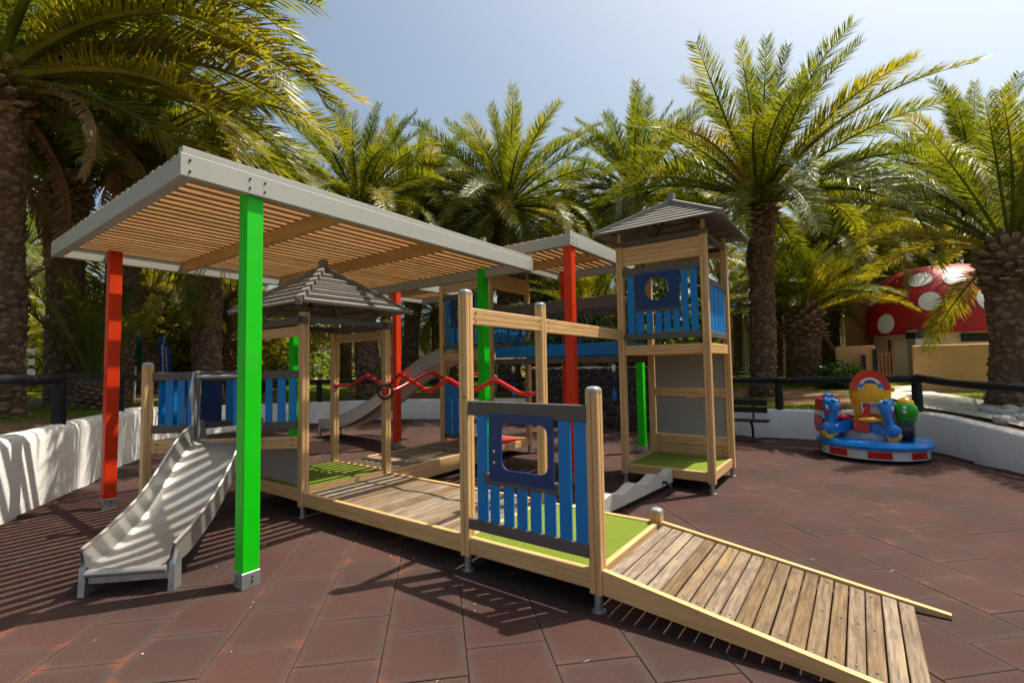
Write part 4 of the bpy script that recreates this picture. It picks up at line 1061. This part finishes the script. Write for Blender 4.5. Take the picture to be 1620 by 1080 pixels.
# ---------------------------------------------------------------- background buildings and street furniture
M['cream'] = paint('cream_render', (.74,.60,.43), .85, .1, .3, sc=1.2, bs=.3, dirtc=(.35,.24,.16))
M['orange'] = paint('orange_render', (.64,.38,.18), .85, .12, .3, sc=1.5, bs=.3, dirtc=(.28,.14,.06))
M['timber'] = wood('brown_timber', (.09,.035,.01), (.17,.07,.018), (.22,.10,.03), .7, 14, .4, .4)
M['mushred'] = paint('mushroom_red', (.42,.014,.014), .5, .18, .25, sc=2)
M['white'] = paint('white_paint', (.78,.76,.72), .6, .08, .2, sc=4)
M['ochre'] = paint('pale_yellow_render', (.66,.52,.30), .85, .08, .2, sc=.8)
M['greenwire'] = paint('green_wire', (.02,.07,.035), .6)
M['parasol'] = paint('green_canvas', (.004,.075,.035), .8, .2, .1)
M['bannerblue'] = paint('blue_banner', (.008,.035,.20), .6, .15, .1)
def slab(name, p0, p1, z0, z1, th, mat, parent=None, zb1=None, c=.02):
    # wall piece between two plan points
    d = Vector((p1[0]-p0[0], p1[1]-p0[1], 0)); L = d.length; m = RZ(math.atan2(d.y, d.x)); m.translation = Vector((p0[0], p0[1], 0))
    mb = MB(); mb.cbox(L/2, 0, (z0+z1)/2, L, th, z1-z0, c); return mb.build(name, M[mat], parent, m)
gw = slab('garden_wall', (1.25,17.75), (2.85,17.85), .5, 2.12, .2, 'orange'); tag(gw, 'orange rendered garden wall right of the wooden gate, in front of mushroom house', 'wall', kind='thing')
gw = slab('garden_wall', (-.62,19.35), (.42,19.22), .5, 2.2, .2, 'orange'); tag(gw, 'orange rendered garden wall left of the wooden gate, behind the shrub', 'wall', kind='thing')
gt = thing('garden_gate', 'small brown slatted gate between the two orange garden walls', 'gate', (.68,19.3,1.1))
gd_ = Vector((.88-.49, 19.46-19.17, 0)); 
for k in range(5):
    q = Vector((.49,19.17,0)) + gd_*(k/4); z1_ = 2.1 if k in (0, 4) else 2.0
    bar('slat', (q.x, q.y, 1.05), (q.x, q.y, z1_), .075 if k in (0,4) else .05, .03, 'timber', gt, up=(-.6,.8,0))
for z in (1.25, 1.9): bar('rail', (.49,19.19,z), (.88,19.48,z), .03, .07, 'timber', gt)
for i, (x, y, lab) in enumerate(((.12,19.02,'left'),(.42,19.1,'right'))):
    bp = bar('gate_bollard', (x, y, .7), (x, y, 2.08 if i else 1.9), .12, .12, 'black', None); tag(bp, 'dark square post in front of the left orange wall, the %s one' % lab, 'post', 'dark posts by the gate', 'thing')
mh = thing('mushroom_house', 'cream playhouse with red mushroom roof and white spots behind orange walls', 'house', (2.42,23.5,.9))
hcx, hcy = 2.42, 23.5
m2 = MB(); m2.lathe([(2.2,.6),(2.2,2.9)], 48); m2.build('wall', M['cream'], mh, T(hcx, hcy, 0), True)
def roofr(t): return 2.5*math.cos(t*math.pi*.47)**.75
def roofz(t): return 2.62 + 2.5*math.sin(t*math.pi*.5)
rp_ = [(2.0, 2.66), (2.46, 2.60)] + [(roofr(i/14), roofz(i/14)) for i in range(15)]
m2 = MB(); m2.lathe(rp_, 56); rf = m2.build('roof', M['mushred'], mh, T(hcx, hcy, 0), True)
face = math.atan2(-hcy, -hcx)
for az, t0, rad in ((-4,.28,.30),(33,.26,.36),(-34,.10,.30),(-12,.55,.34),(14,.52,.3),(48,.5,.3),(-52,.4,.34),(70,.2,.35),(-75,.15,.3),(180,.3,.4),(130,.3,.35),(230,.3,.35)):
    m2 = MB(); m2.v.append(None); pts_ = []
    def rp3(a, t): rr = roofr(t)+.012; return (rr*math.cos(face+a), rr*math.sin(face+a), roofz(t)+.006)
    m2.v = [rp3(R(az), t0)]
    for ring in (.5, 1):
        for k in range(20):
            w = 2*math.pi*k/20; m2.v.append(rp3(R(az) + rad*ring*math.cos(w)/roofr(t0), max(.0, t0 + rad*ring*math.sin(w)/3.3)))
    for k in range(20):
        j = (k+1) % 20; m2.f += [(0, 1+k, 1+j), (1+k, 21+k, 21+j, 1+j)]
    m2.build('white_spot', M['white'], rf, T(hcx, hcy, 0))
a = face + R(26)
for name, mt, az, z0, z1, wd in (('hatch','black',28,2.28,2.55,1.1),('door','cream',-22,.9,2.4,.8),('door_frame','timber',-37,.9,2.45,.09)):
    c_ = Vector((hcx+2.21*math.cos(face+R(az)), hcy+2.21*math.sin(face+R(az)), 0)); m2 = MB(); m2.cbox(0,0,(z0+z1)/2,.06,wd,z1-z0,.01)
    m2.build(name, M[mt], mh, T(*c_) @ RZ(face+R(az)))
ts = thing('timber_screen', 'brown timber board screen left of the mushroom house', 'screen', (.1,22.2,1.0))
for k in range(8):
    q = Vector((-.30,21.93,0)).lerp(Vector((.46,22.48,0)), k/7); bar('board', (q.x, q.y, .7), (q.x, q.y, 4.6+.05*math.sin(k*3)), .125, .03, 'timber', ts, up=(-.59,.81,0))
bn = thing('wall_bin', 'dark metal wall bin behind the right orange wall', 'bin', (1.6,20.4,1.1))
m2 = MB(); m2.prism([(-.25,-.17),(.25,-.17),(.25,.17),(-.25,.17)], 'z', 1.1, 2.42); m2.build('body', M['zinc'], bn, T(1.6,20.3,0) @ RZ(R(36)))
m2 = MB(); m2.prism([(-.27,2.40),(.27,2.40),(.25,2.62),(.15,2.68),(-.15,2.68),(-.25,2.62)], 'y', -.2, .2); m2.build('hood', M['black'], bn, T(1.6,20.3,0) @ RZ(R(36)))
# cream boundary wall with mesh fence right of the tower
bw_ = slab('boundary_wall', (-9.5,31.6), (.2,38.0), .6, 4.6, .25, 'cream'); tag(bw_, 'long cream boundary wall behind the squat palm', 'wall', kind='thing')
mf = thing('mesh_fence', 'green wire mesh fence in front of the cream boundary wall', 'fence', (-4,31.5,1))
A_ = Vector((-8.6,28.4,0)); B_ = Vector((.5,34.4,0)); L_ = (B_-A_).length
mbh = MB()
for k in range(61): q = A_.lerp(B_, k/60); mbh.tube([(q.x,q.y,.9),(q.x,q.y,4.2)], .012, 4)
for k in range(15): z = .95 + 3.2*k/14; mbh.tube([(A_.x,A_.y,z),(B_.x,B_.y,z)], .012, 4)
mbh.build('wire_mesh', M['greenwire'], mf)
for k in range(5): q = A_.lerp(B_, k/4); m2 = MB(); m2.tube([(q.x,q.y,.7),(q.x,q.y,4.35)], .05, 8); m2.build('post', M['greenwire'], mf)
# pale building behind the hut
bd = thing('low_building', 'low pale yellow building with flat dark eave behind the hut', 'building', (-32,28.5,1))
slab('wall', (-40,22.8), (-24.5,34.1), .5, 5.2, .3, 'ochre', bd); slab('eave', (-40,22.5), (-24.3,34.0), 4.35, 4.6, 1.0, 'dark', bd); slab('parapet', (-40,22.75), (-24.5,34.05), 5.2, 5.6, .5, 'white', bd)
bs = thing('board_fence', 'grey brown vertical board fence in front of the pale building', 'fence', (-30,26,1))
for k in range(60):
    q = Vector((-37.5,22.3,0)).lerp(Vector((-24.5,31.7,0)), k/59); bar('board', (q.x,q.y,.8), (q.x,q.y,2.75+.03*math.sin(k)), .24, .03, 'dark', bs, up=(-.59,.81,0))
# street lamps
for i, (x, y, z1_, lab) in enumerate(((-5.0,26.0,4.3,'taller'),(-4.6,27.6,3.6,'shorter'))):
    lp = thing('garden_lamp', '%s garden lamp post with white globe right of the near tower' % lab, 'lamp', (x,y,1.0), group='globe lamps')
    m2 = MB(); m2.tube([(x,y,.8),(x,y,z1_)], [.07,.05], 8); m2.build('pole', M['timber'], lp, smooth=True)
    m2 = MB(); m2.ball((x,y,z1_+.18), .2, .2, .2); m2.build('globe', M['white'], lp, smooth=True)
    m2 = MB(); m2.lathe([(.22,z1_+.22),(.20,z1_+.34),(.05,z1_+.42)], 14, (x,y,0)); m2.build('cap', M['zinc'], lp, smooth=True)
# closed parasol, feather banner, sign
ps = thing('closed_parasol', 'closed dark green parasol left of the blue banner', 'parasol', (-18.4,5.1,1))
m2 = MB(); m2.tube([(0,0,.7),(.03,.02,2.3),(.06,.05,3.0)], .025, 8); m2.build('pole', M['white'], ps, T(-18.45,5.12,0))
m2 = MB(); m2.lathe([(.16,1.95),(.19,2.05),(.17,2.5),(.10,2.85),(.02,2.98)], 10); 
for i, v in enumerate(m2.v): k = i % 10; s_ = 1.0 if k % 2 else .8; m2.v[i] = (v[0]*s_ + .14*(v[2]-1.95), v[1]*s_, v[2])
m2.build('canopy', M['parasol'], ps, T(-18.45,5.12,0))
fb_ = thing('feather_banner', 'tall blue feather banner with two lines of white lettering', 'banner', (-18.75,6.1,1))
m2 = MB(); m2.tube([(0,0,.7),(0,0,2.6),(.05,.04,2.95),(.16,.12,3.05)], .015, 6); m2.build('pole', M['zinc'], fb_, T(-18.9,6.0,0))
cw = Vector((.808,.589,0))
m2 = MB(); P_ = [(0,1.45),(.40,1.5),(.40,2.2),(.33,2.65),(.18,2.92),(0,2.98)]; m2.prism(P_, 'y', -.008, .008); fl = m2.build('flag', M['bannerblue'], fb_, T(-18.88,6.02,0) @ RZ(R(36)) @ Matrix.Rotation(R(-4), 4, 'Y'))
rnd = random.Random(4); m2 = MB()
for c0, z_a, z_b in ((.10,1.75,2.62),(.22,1.72,2.55)):
    z = z_a
    while z < z_b: hgt = rnd.uniform(.03,.06); m2.box(c0, c0+rnd.uniform(.045,.075), -.013, -.0095, z, z+hgt*.5); m2.box(c0, c0+.015, -.013, -.0095, z, z+hgt); z += hgt + .025
m2.build('lettering', M['white'], fl, T(-18.88,6.02,0) @ RZ(R(36)) @ Matrix.Rotation(R(-4), 4, 'Y'))
sg = thing('board_sign', 'sign post with three white boards beyond the left palm trunk', 'sign', (-20.0,3.1,1))
m2 = MB(); m2.tube([(0,0,.8),(0,0,2.6)], .04, 8); m2.build('post', M['timber'], sg, T(-20.2,3.05,0))
for k in range(3):
    m2 = MB(); m2.cbox(0,0,0,.36,.03,.19,.005); m2.build('board', M['white'], sg, T(-20.15,3.0,1.8+.30*k) @ RZ(R(36)))
# concrete path outside the right wall
m2 = MB(); pa = [(.2,18.8),(1.6,18.9),(2.0,16.2),(3.4,13.2),(5.2,10.5),(3.9,9.6),(2.6,11.4),(1.3,13.6),(.6,15.6)]
cen_ = (2.0,14.2)
for i in range(len(pa)):
    a, b = pa[i], pa[(i+1) % len(pa)]
grid = []
for i in range(25):
    t = i/24; Lf = [(.75,18.9),(1.0,16.2),(1.75,13.6),(2.95,11.0),(4.2,8.6)]; k = min(3, int(t*4)); u = t*4-k
    c = Vector(Lf[k]).lerp(Vector(Lf[k+1]), u)
    for w in (-.75, -.25, .25, .75): q = (c.x + w*.85, c.y + w*.5); m2.v.append((q[0], q[1], gz(*q)+.05))
for i in range(24):
    for k in range(3): m2.f.append((i*4+k, i*4+k+1, i*4+5+k, i*4+4+k))
tag(m2.build('path', M['concrete'], smooth=True), kind='structure')
# stones on the soil by the right wall
rnd = random.Random(12); stone_me = []
for k in range(4):
    m2 = MB(); m2.ball((0,0,0), .14, .11, .09, 9, 6); m2.v = [tuple(Vector(v)*(1+.3*noise.noise(Vector(v)*9+Vector((k*7,0,0))))) for v in m2.v]; stone_me.append(m2.mesh('rock', M['concrete']))
rk = thing('rock_border', 'scatter of pale rocks on the soil beside the path, above the right wall', 'rocks', (2.2,12.4,.7))
for k in range(26):
    x = rnd.uniform(1.9,3.2); y = rnd.uniform(10.8,13.4)
    if inside(x, y): continue
    put('rock', rnd.choice(stone_me), rk, T(x, y, gz(x, y)+.06) @ RZ(rnd.uniform(0,6)) @ Matrix.Scale(rnd.uniform(.6,1.3), 4))
# dark lava stone wall behind the bridge
sw = thing('stone_wall', 'dark lava stone wall with pale mortar seen under the hanging bridge', 'wall', (-5.3,11.9,0))
A_ = Vector((-8.2,12.05,0)); B_ = Vector((-3.55,11.95,0)); L_ = (B_-A_).length
mb = MB(); mb.cbox(L_/2, .2, .82, L_, .4, 1.70, .05); swm = RZ(math.atan2((B_-A_).y, (B_-A_).x)); swm.translation = A_; mb.build('mortar', M['mortar'], sw, swm)
rnd = random.Random(21); seeds = []
while len(seeds) < 92:
    q = (rnd.uniform(.05, L_-.05), rnd.uniform(.05, 1.62))
    if all(math.hypot(q[0]-k[0], (q[1]-k[1])*1.25) > .21 for k in seeds) or rnd.random() < .01: seeds.append(q)
for k, (sx_, sz_) in enumerate(seeds):
    poly = [(max(0, sx_-.5), max(0, sz_-.5)), (min(L_, sx_+.5), max(0, sz_-.5)), (min(L_, sx_+.5), min(1.66, sz_+.5)), (max(0, sx_-.5), min(1.66, sz_+.5))]
    for m_, (ox, oz) in enumerate(seeds):
        if m_ == k or abs(ox-sx_) > 1 or abs(oz-sz_) > 1: continue
        mx, mz, nx, nz = (ox+sx_)/2, (oz+sz_)/2, ox-sx_, oz-sz_; out = []
        for a_, b_ in zip(poly, poly[1:]+poly[:1]):
            da = (a_[0]-mx)*nx + (a_[1]-mz)*nz; db = (b_[0]-mx)*nx + (b_[1]-mz)*nz
            if da <= 0: out.append(a_)
            if da*db < 0: t = da/(da-db); out.append((a_[0]+(b_[0]-a_[0])*t, a_[1]+(b_[1]-a_[1])*t))
        poly = out
    n = len(poly); cx_ = sum(a_[0] for a_ in poly)/n; cz_ = sum(a_[1] for a_ in poly)/n
    if n < 3: continue
    po = []
    for a_, b_ in zip(poly, poly[1:]+poly[:1]):   # cut the corners so stones look rounded
        po += [(a_[0]*.78+b_[0]*.22-cx_, a_[1]*.78+b_[1]*.22-cz_), (a_[0]*.22+b_[0]*.78-cx_, a_[1]*.22+b_[1]*.78-cz_)]
    n = len(po); f_ = rnd.uniform(.86,.95); dp = rnd.uniform(.03,.07); m2 = MB()
    m2.add([(a_*f_, .01, b_*f_) for a_, b_ in po] + [(a_*f_*.93, -dp*.7, b_*f_*.93) for a_, b_ in po] + [(a_*f_*.55, -dp, b_*f_*.55) for a_, b_ in po],
           [tuple(range(2*n, 3*n))] + [(q+r_*n, (q+1)%n+r_*n, (q+1)%n+(r_+1)*n, q+(r_+1)*n) for q in range(n) for r_ in (0,1)])
    m2.build('stone', M['stone'], sw, swm @ T(cx_, 0, cz_))
# bench
bq = thing('park_bench', 'black park bench against the white wall right of the near tower', 'bench', (-2.45,11.75,0))
bx_, by_ = -1.62, -3.25
for dy in (0, .13, .26): bar('seat_slat', (by_, 11.42+dy, .45), (bx_, 11.42+dy, .45), .11, .035, 'black', bq)
for z in (.66, .82): bar('back_slat', (by_, 11.80+(z-.6)*.15, z), (bx_-.06, 11.80+(z-.6)*.15, z), .03, .125, 'black', bq)
for x in (-1.95, -2.95):
    m2 = MB(); m2.tube([(x,11.45,.43),(x,11.6,.28),(x,11.6,.05)], .025, 8); m2.tube([(x,11.4,.02),(x,11.6,.05),(x,11.82,.02)], .025, 8); m2.tube([(x,11.72,.42),(x,11.83,.9)], .022, 8); m2.tube([(x,11.4,.42),(x,11.74,.42)], .022, 8)
    m2.build('leg', M['black'], bq, smooth=True)
# ---------------------------------------------------------------- merry go round
def plastic(name, c): return paint(name, c, .25, .05, .05, sc=6, coat=.5)
M['p_blue'] = plastic('toy_blue', (.005,.19,.60)); M['p_red'] = plastic('toy_red', (.55,.008,.012)); M['p_yellow'] = plastic('toy_yellow', (.80,.42,.01)); M['p_green'] = plastic('toy_green', (.02,.34,.01))
M['p_white'] = plastic('toy_white', (.7,.7,.7)); M['p_black'] = plastic('toy_black', (.012,.014,.02)); M['p_navy'] = plastic('toy_navy', (.01,.04,.22)); M['p_grey'] = plastic('toy_grey', (.35,.34,.34))
CO = Vector((.13,10.85,0)); CM = T(*CO) @ RZ(R(2)) @ Matrix.Diagonal((.81,.81,1,1))   # local x = right, y = away from the entrance side
mg = thing('merry_go_round', 'small coin operated merry go round with blue disc, yellow column and toy vehicles', 'carousel', CO)
def mp(name, mb, mat, M2=None, parent=None, smooth=True): return mb.build(name, M[mat], parent or mg, CM @ (M2 or Matrix()), smooth)
ms = MB(); ms.lathe([(.98,.05),(.99,.20)], 64); sk = mp('skirt', ms, 'p_white')
for k in range(8):
    a0 = R(45*k - 8); m2 = MB()
    for r_ in (.995,):
        for i in range(7):
            t = a0 + R(24)*i/6; m2.v += [(r_*math.cos(t), r_*math.sin(t), .075), (r_*math.cos(t), r_*math.sin(t), .19)]
    for i in range(6): m2.f.append((i*2, i*2+2, i*2+3, i*2+1))
    mp('red_stripe', m2, 'p_red', parent=sk)
ms = MB(); ms.lathe([(1.0,.20),(1.06,.22),(1.07,.27),(1.03,.33),(.6,.36),(.3,.37)], 64); mp('disc', ms, 'p_blue')
ms = MB(); ms.lathe([(.62,.34),(.60,.46),(.5,.49)], 40); mp('plinth', ms, 'p_grey')
ms = MB(); ms.lathe([(.30,.45),(.31,.75),(.36,.95),(.385,1.15),(.36,1.30),(.25,1.36)], 28); cl_ = mp('column', ms, 'p_yellow')
ms = MB(); pa_ = []
for k in range(17): t = math.pi*k/16; pa_.append((.36*math.cos(t), .36*math.sin(t)*.95))
outer = [(x, 1.20+z) for x, z in pa_]; inner = [(x*.55, 1.20+z*.55) for x, z in pa_]
ms.prism(outer + inner[::-1], 'y', -.32, .32); mp('red_arch', ms, 'p_red', smooth=False)
ms = MB(); ms.prism([(x*.62, 1.20+z*.62) for x, z in pa_], 'y', -.335, -.315); bd_ = mp('badge', ms, 'p_white', parent=cl_)
ms = MB(); ms.prism([(x*.36, 1.27+z*.30) for x, z in pa_], 'y', -.342, -.336); mp('badge_mark', ms, 'p_navy', parent=bd_)
for sgn in (-1, 1): ms = MB(); ms.ball((.17*sgn, -.339, 1.27), .05, .006, .04); mp('badge_mark', ms, 'p_blue', parent=bd_)
ms = MB(); ms.ball((.40,-.02,1.20), .05, .05, .05); mp('lamp_knob', ms, 'p_yellow')
ms = MB(); ms.prism([(-.18,.78),(.18,.78),(.18,.98),(-.18,.98)], 'y', -.375, -.36); mp('instruction_sticker', ms, 'p_white')
ms = MB(); ms.prism([(-.15,.88),(-.03,.88),(-.03,.96),(-.15,.96)], 'y', -.379, -.376); ms.prism([(.0,.90),(.15,.90),(.15,.915),(.0,.915)], 'y', -.379, -.376); ms.prism([(.0,.94),(.13,.94),(.13,.955),(.0,.955)], 'y', -.379, -.376); mp('sticker_mark', ms, 'p_navy')
# red and white bus car (left)
def V2(x, y, z=.34, a=0): return T(x, y, z) @ RZ(R(a))
q = V2(-.80,-.10,.34,20)
ms = MB(); ms.prism([(-.19,.06),(.19,.06),(.22,.20),(.17,.66),(.12,.70),(-.12,.70),(-.17,.66),(-.22,.20)], 'y', -.24, .24); rc = mp('red_car', ms, 'p_red', q, smooth=False)
ms = MB(); ms.prism([(-.205,.32),(.205,.32),(.195,.46),(-.195,.46)], 'y', -.25, .25); mp('white_band', ms, 'p_white', q, rc, False)
ms = MB(); ms.ball((.02,0,.70), .12, .12, .09); mp('blue_light', ms, 'p_blue', q, rc)
for sx_ in (-1, 1):
    ms = MB(); ms.lathe([(.11,-.03),(.12,0),(.11,.03)], 18); mp('wheel', ms, 'p_black', q @ T(.19*sx_, -.16, .12) @ Matrix.Rotation(R(90), 4, 'Y'), rc)
    ms = MB(); ms.ball((.1*sx_, -.245, .18), .045, .02, .045); mp('headlight', ms, 'p_navy', q, rc)
# blue scooters
def loft(mb, rings, n=18):
    v = []
    for y, z, rx, ry in rings:
        for k in range(n):
            t = 2*math.pi*k/n; c, s_ = math.cos(t), math.sin(t); v.append((rx*math.copysign(abs(c)**.7, c), y + ry*math.copysign(abs(s_)**.7, s_), z))
    f = [(i*n+k, i*n+(k+1)%n, i*n+n+(k+1)%n, i*n+n+k) for i in range(len(rings)-1) for k in range(n)] + [tuple(range(n-1,-1,-1)), tuple(range((len(rings)-1)*n, len(rings)*n))]
    mb.add(v, f)
def scooter(x, y, a, name, seat=True):
    q = V2(x, y, .34, a)
    ms = MB(); loft(ms, [(-.24,.10,.10,.12),(-.235,.20,.13,.12),(-.215,.27,.10,.085),(-.20,.36,.13,.075),(-.185,.46,.17,.08),(-.17,.54,.19,.105),(-.155,.61,.18,.12),(-.15,.67,.12,.10),(-.15,.70,.05,.05)]); ms.ball((-.11,-.20,.66), .055,.05,.055); ms.ball((.11,-.20,.66), .055,.05,.055); ms.ball((0,-.27,.17), .12,.15,.12); sc_ = mp(name, ms, 'p_blue', q)
    ms = MB(); ms.lathe([(.13,-.06),(.14,0),(.13,.06)], 20); mp('wheel', ms, 'p_yellow', q @ T(0,-.27,.12) @ Matrix.Rotation(R(90), 4, 'Y'), sc_)
    ms = MB(); ms.tube([(-.16,-.12,.66),(0,-.15,.68),(.16,-.12,.66)], .022, 8); mp('handlebar', ms, 'p_white', q, sc_)
    ms = MB(); ms.prism([(-.3,.10),(.35,.10),(.38,.20),(.20,.36),(.05,.30),(-.2,.18)], 'x', -.11, .11); ms.v = [(v[0], v[1]+.0, v[2]) for v in ms.v]; mp('body', ms, 'p_blue', q, sc_, False)
    if seat:
        ms = MB(); ms.ball((0,.18,.36), .11,.19,.06); mp('seat', ms, 'p_red', q, sc_)
    ms = MB(); ms.ball((.0,-.268,.55), .055,.02,.05); mp('headlight', ms, 'p_white', q, sc_)
    ms = MB(); ms.ball((.0,-.262,.44), .07,.015,.035); mp('decal', ms, 'p_red', q, sc_)
scooter(-.60,-.42,-50,'blue_scooter')
scooter(.10,-.52,62,'blue_scooter')
q = V2(-.16,-.50,.34,62)
ms = MB(); ms.prism([(-.06,.12),(.26,.12),(.30,.24),(.24,.30),(-.04,.28)], 'x', -.14, .14); rb = mp('red_tail', ms, 'p_red', V2(-.20,-.55,.36,0), smooth=False)
ms = MB(); ms.ball((0,0,.33), .22,.08,.045); mp('yellow_guard', ms, 'p_yellow', V2(-.05,-.62,.36,0), rb)
ms = MB(); ms.prism([(-.10,.30),(.06,.30),(.08,.36),(.10,.62),(.03,.64)], 'y', -.10, .10); mp('red_seat', ms, 'p_red', V2(-.12,-.48,.34,0), smooth=False)
# green motorbike
q = V2(.62,-.22,.34,-12)
ms = MB(); ms.ball((0,-.26,.52), .21,.16,.17); ms.ball((0,-.22,.40), .18,.15,.12); gb = mp('green_motorbike', ms, 'p_green', q)
ms = MB(); ms.ball((0,-.22,.63), .15,.15,.11); mp('yellow_screen', ms, 'p_yellow', q, gb)
ms = MB(); ms.lathe([(.17,-.13),(.20,-.10),(.205,0),(.20,.10),(.17,.13)], 26); tw = mp('front_wheel', ms, 'p_black', q @ T(0,-.22,.19) @ Matrix.Rotation(R(90), 4, 'Y'), gb)
ms = MB(); ms.tube([(0,-.1,.42),(0,.15,.36),(0,.32,.44)], [.13,.11,.10], 12); mp('body', ms, 'p_green', q, gb)
ms = MB(); ms.ball((-.12,-.02,.26), .05,.16,.14); mp('side_guard', ms, 'p_yellow', q, gb)
ms = MB(); ms.lathe([(.16,-.07),(.17,0),(.16,.07)], 22); mp('rear_wheel', ms, 'p_black', q @ T(0,.36,.18) @ Matrix.Rotation(R(90), 4, 'Y'), gb)
for z in (.50,.57): ms = MB(); ms.ball((0,-.415,z), .035,.015,.028); mp('headlight', ms, 'p_white', q, gb)
ms = MB(); ms.prism([(-.10,.30),(.12,.30),(.12,.74),(.02,.80),(-.09,.76)], 'y', -.06, .06); mp('white_backrest', ms, 'p_grey', T(.33,-.12,.05), smooth=False)

# small pale specks of litter and dry leaflets on the tiles
rnd = random.Random(31); mb = MB()
for k in range(60):
    d = rnd.uniform(2.2, 9); t = rnd.uniform(-.95, .95); q = _f*d + _r*(t*d); r_ = rnd.uniform(.003,.008); n = 5
    if not inside(q.x, q.y): continue
    mb.lathe([(r_,.0),(r_*.8,r_*.6)], 5, (q.x, q.y, .001))
for k in range(46):
    d = rnd.uniform(2.2, 9); t = rnd.uniform(-.95, .95); q = _f*d + _r*(t*d); a = rnd.uniform(0, 6.28); l_ = rnd.uniform(.015,.05)
    if not inside(q.x, q.y): continue
    c_, s_ = math.cos(a)*l_, math.sin(a)*l_; mb.add([(q.x-c_, q.y-s_, .003), (q.x+s_*.08, q.y-c_*.08, .006), (q.x+c_, q.y+s_, .004), (q.x-s_*.08, q.y+c_*.08, .007)], [(0,1,2,3)])
M['litter'] = paint('pale_litter', (.42,.33,.22), .8, .3, .3)
tag(mb.build('litter', M['litter']), 'tiny pale crumbs and dry leaf bits scattered on the tiles', 'litter', kind='stuff')
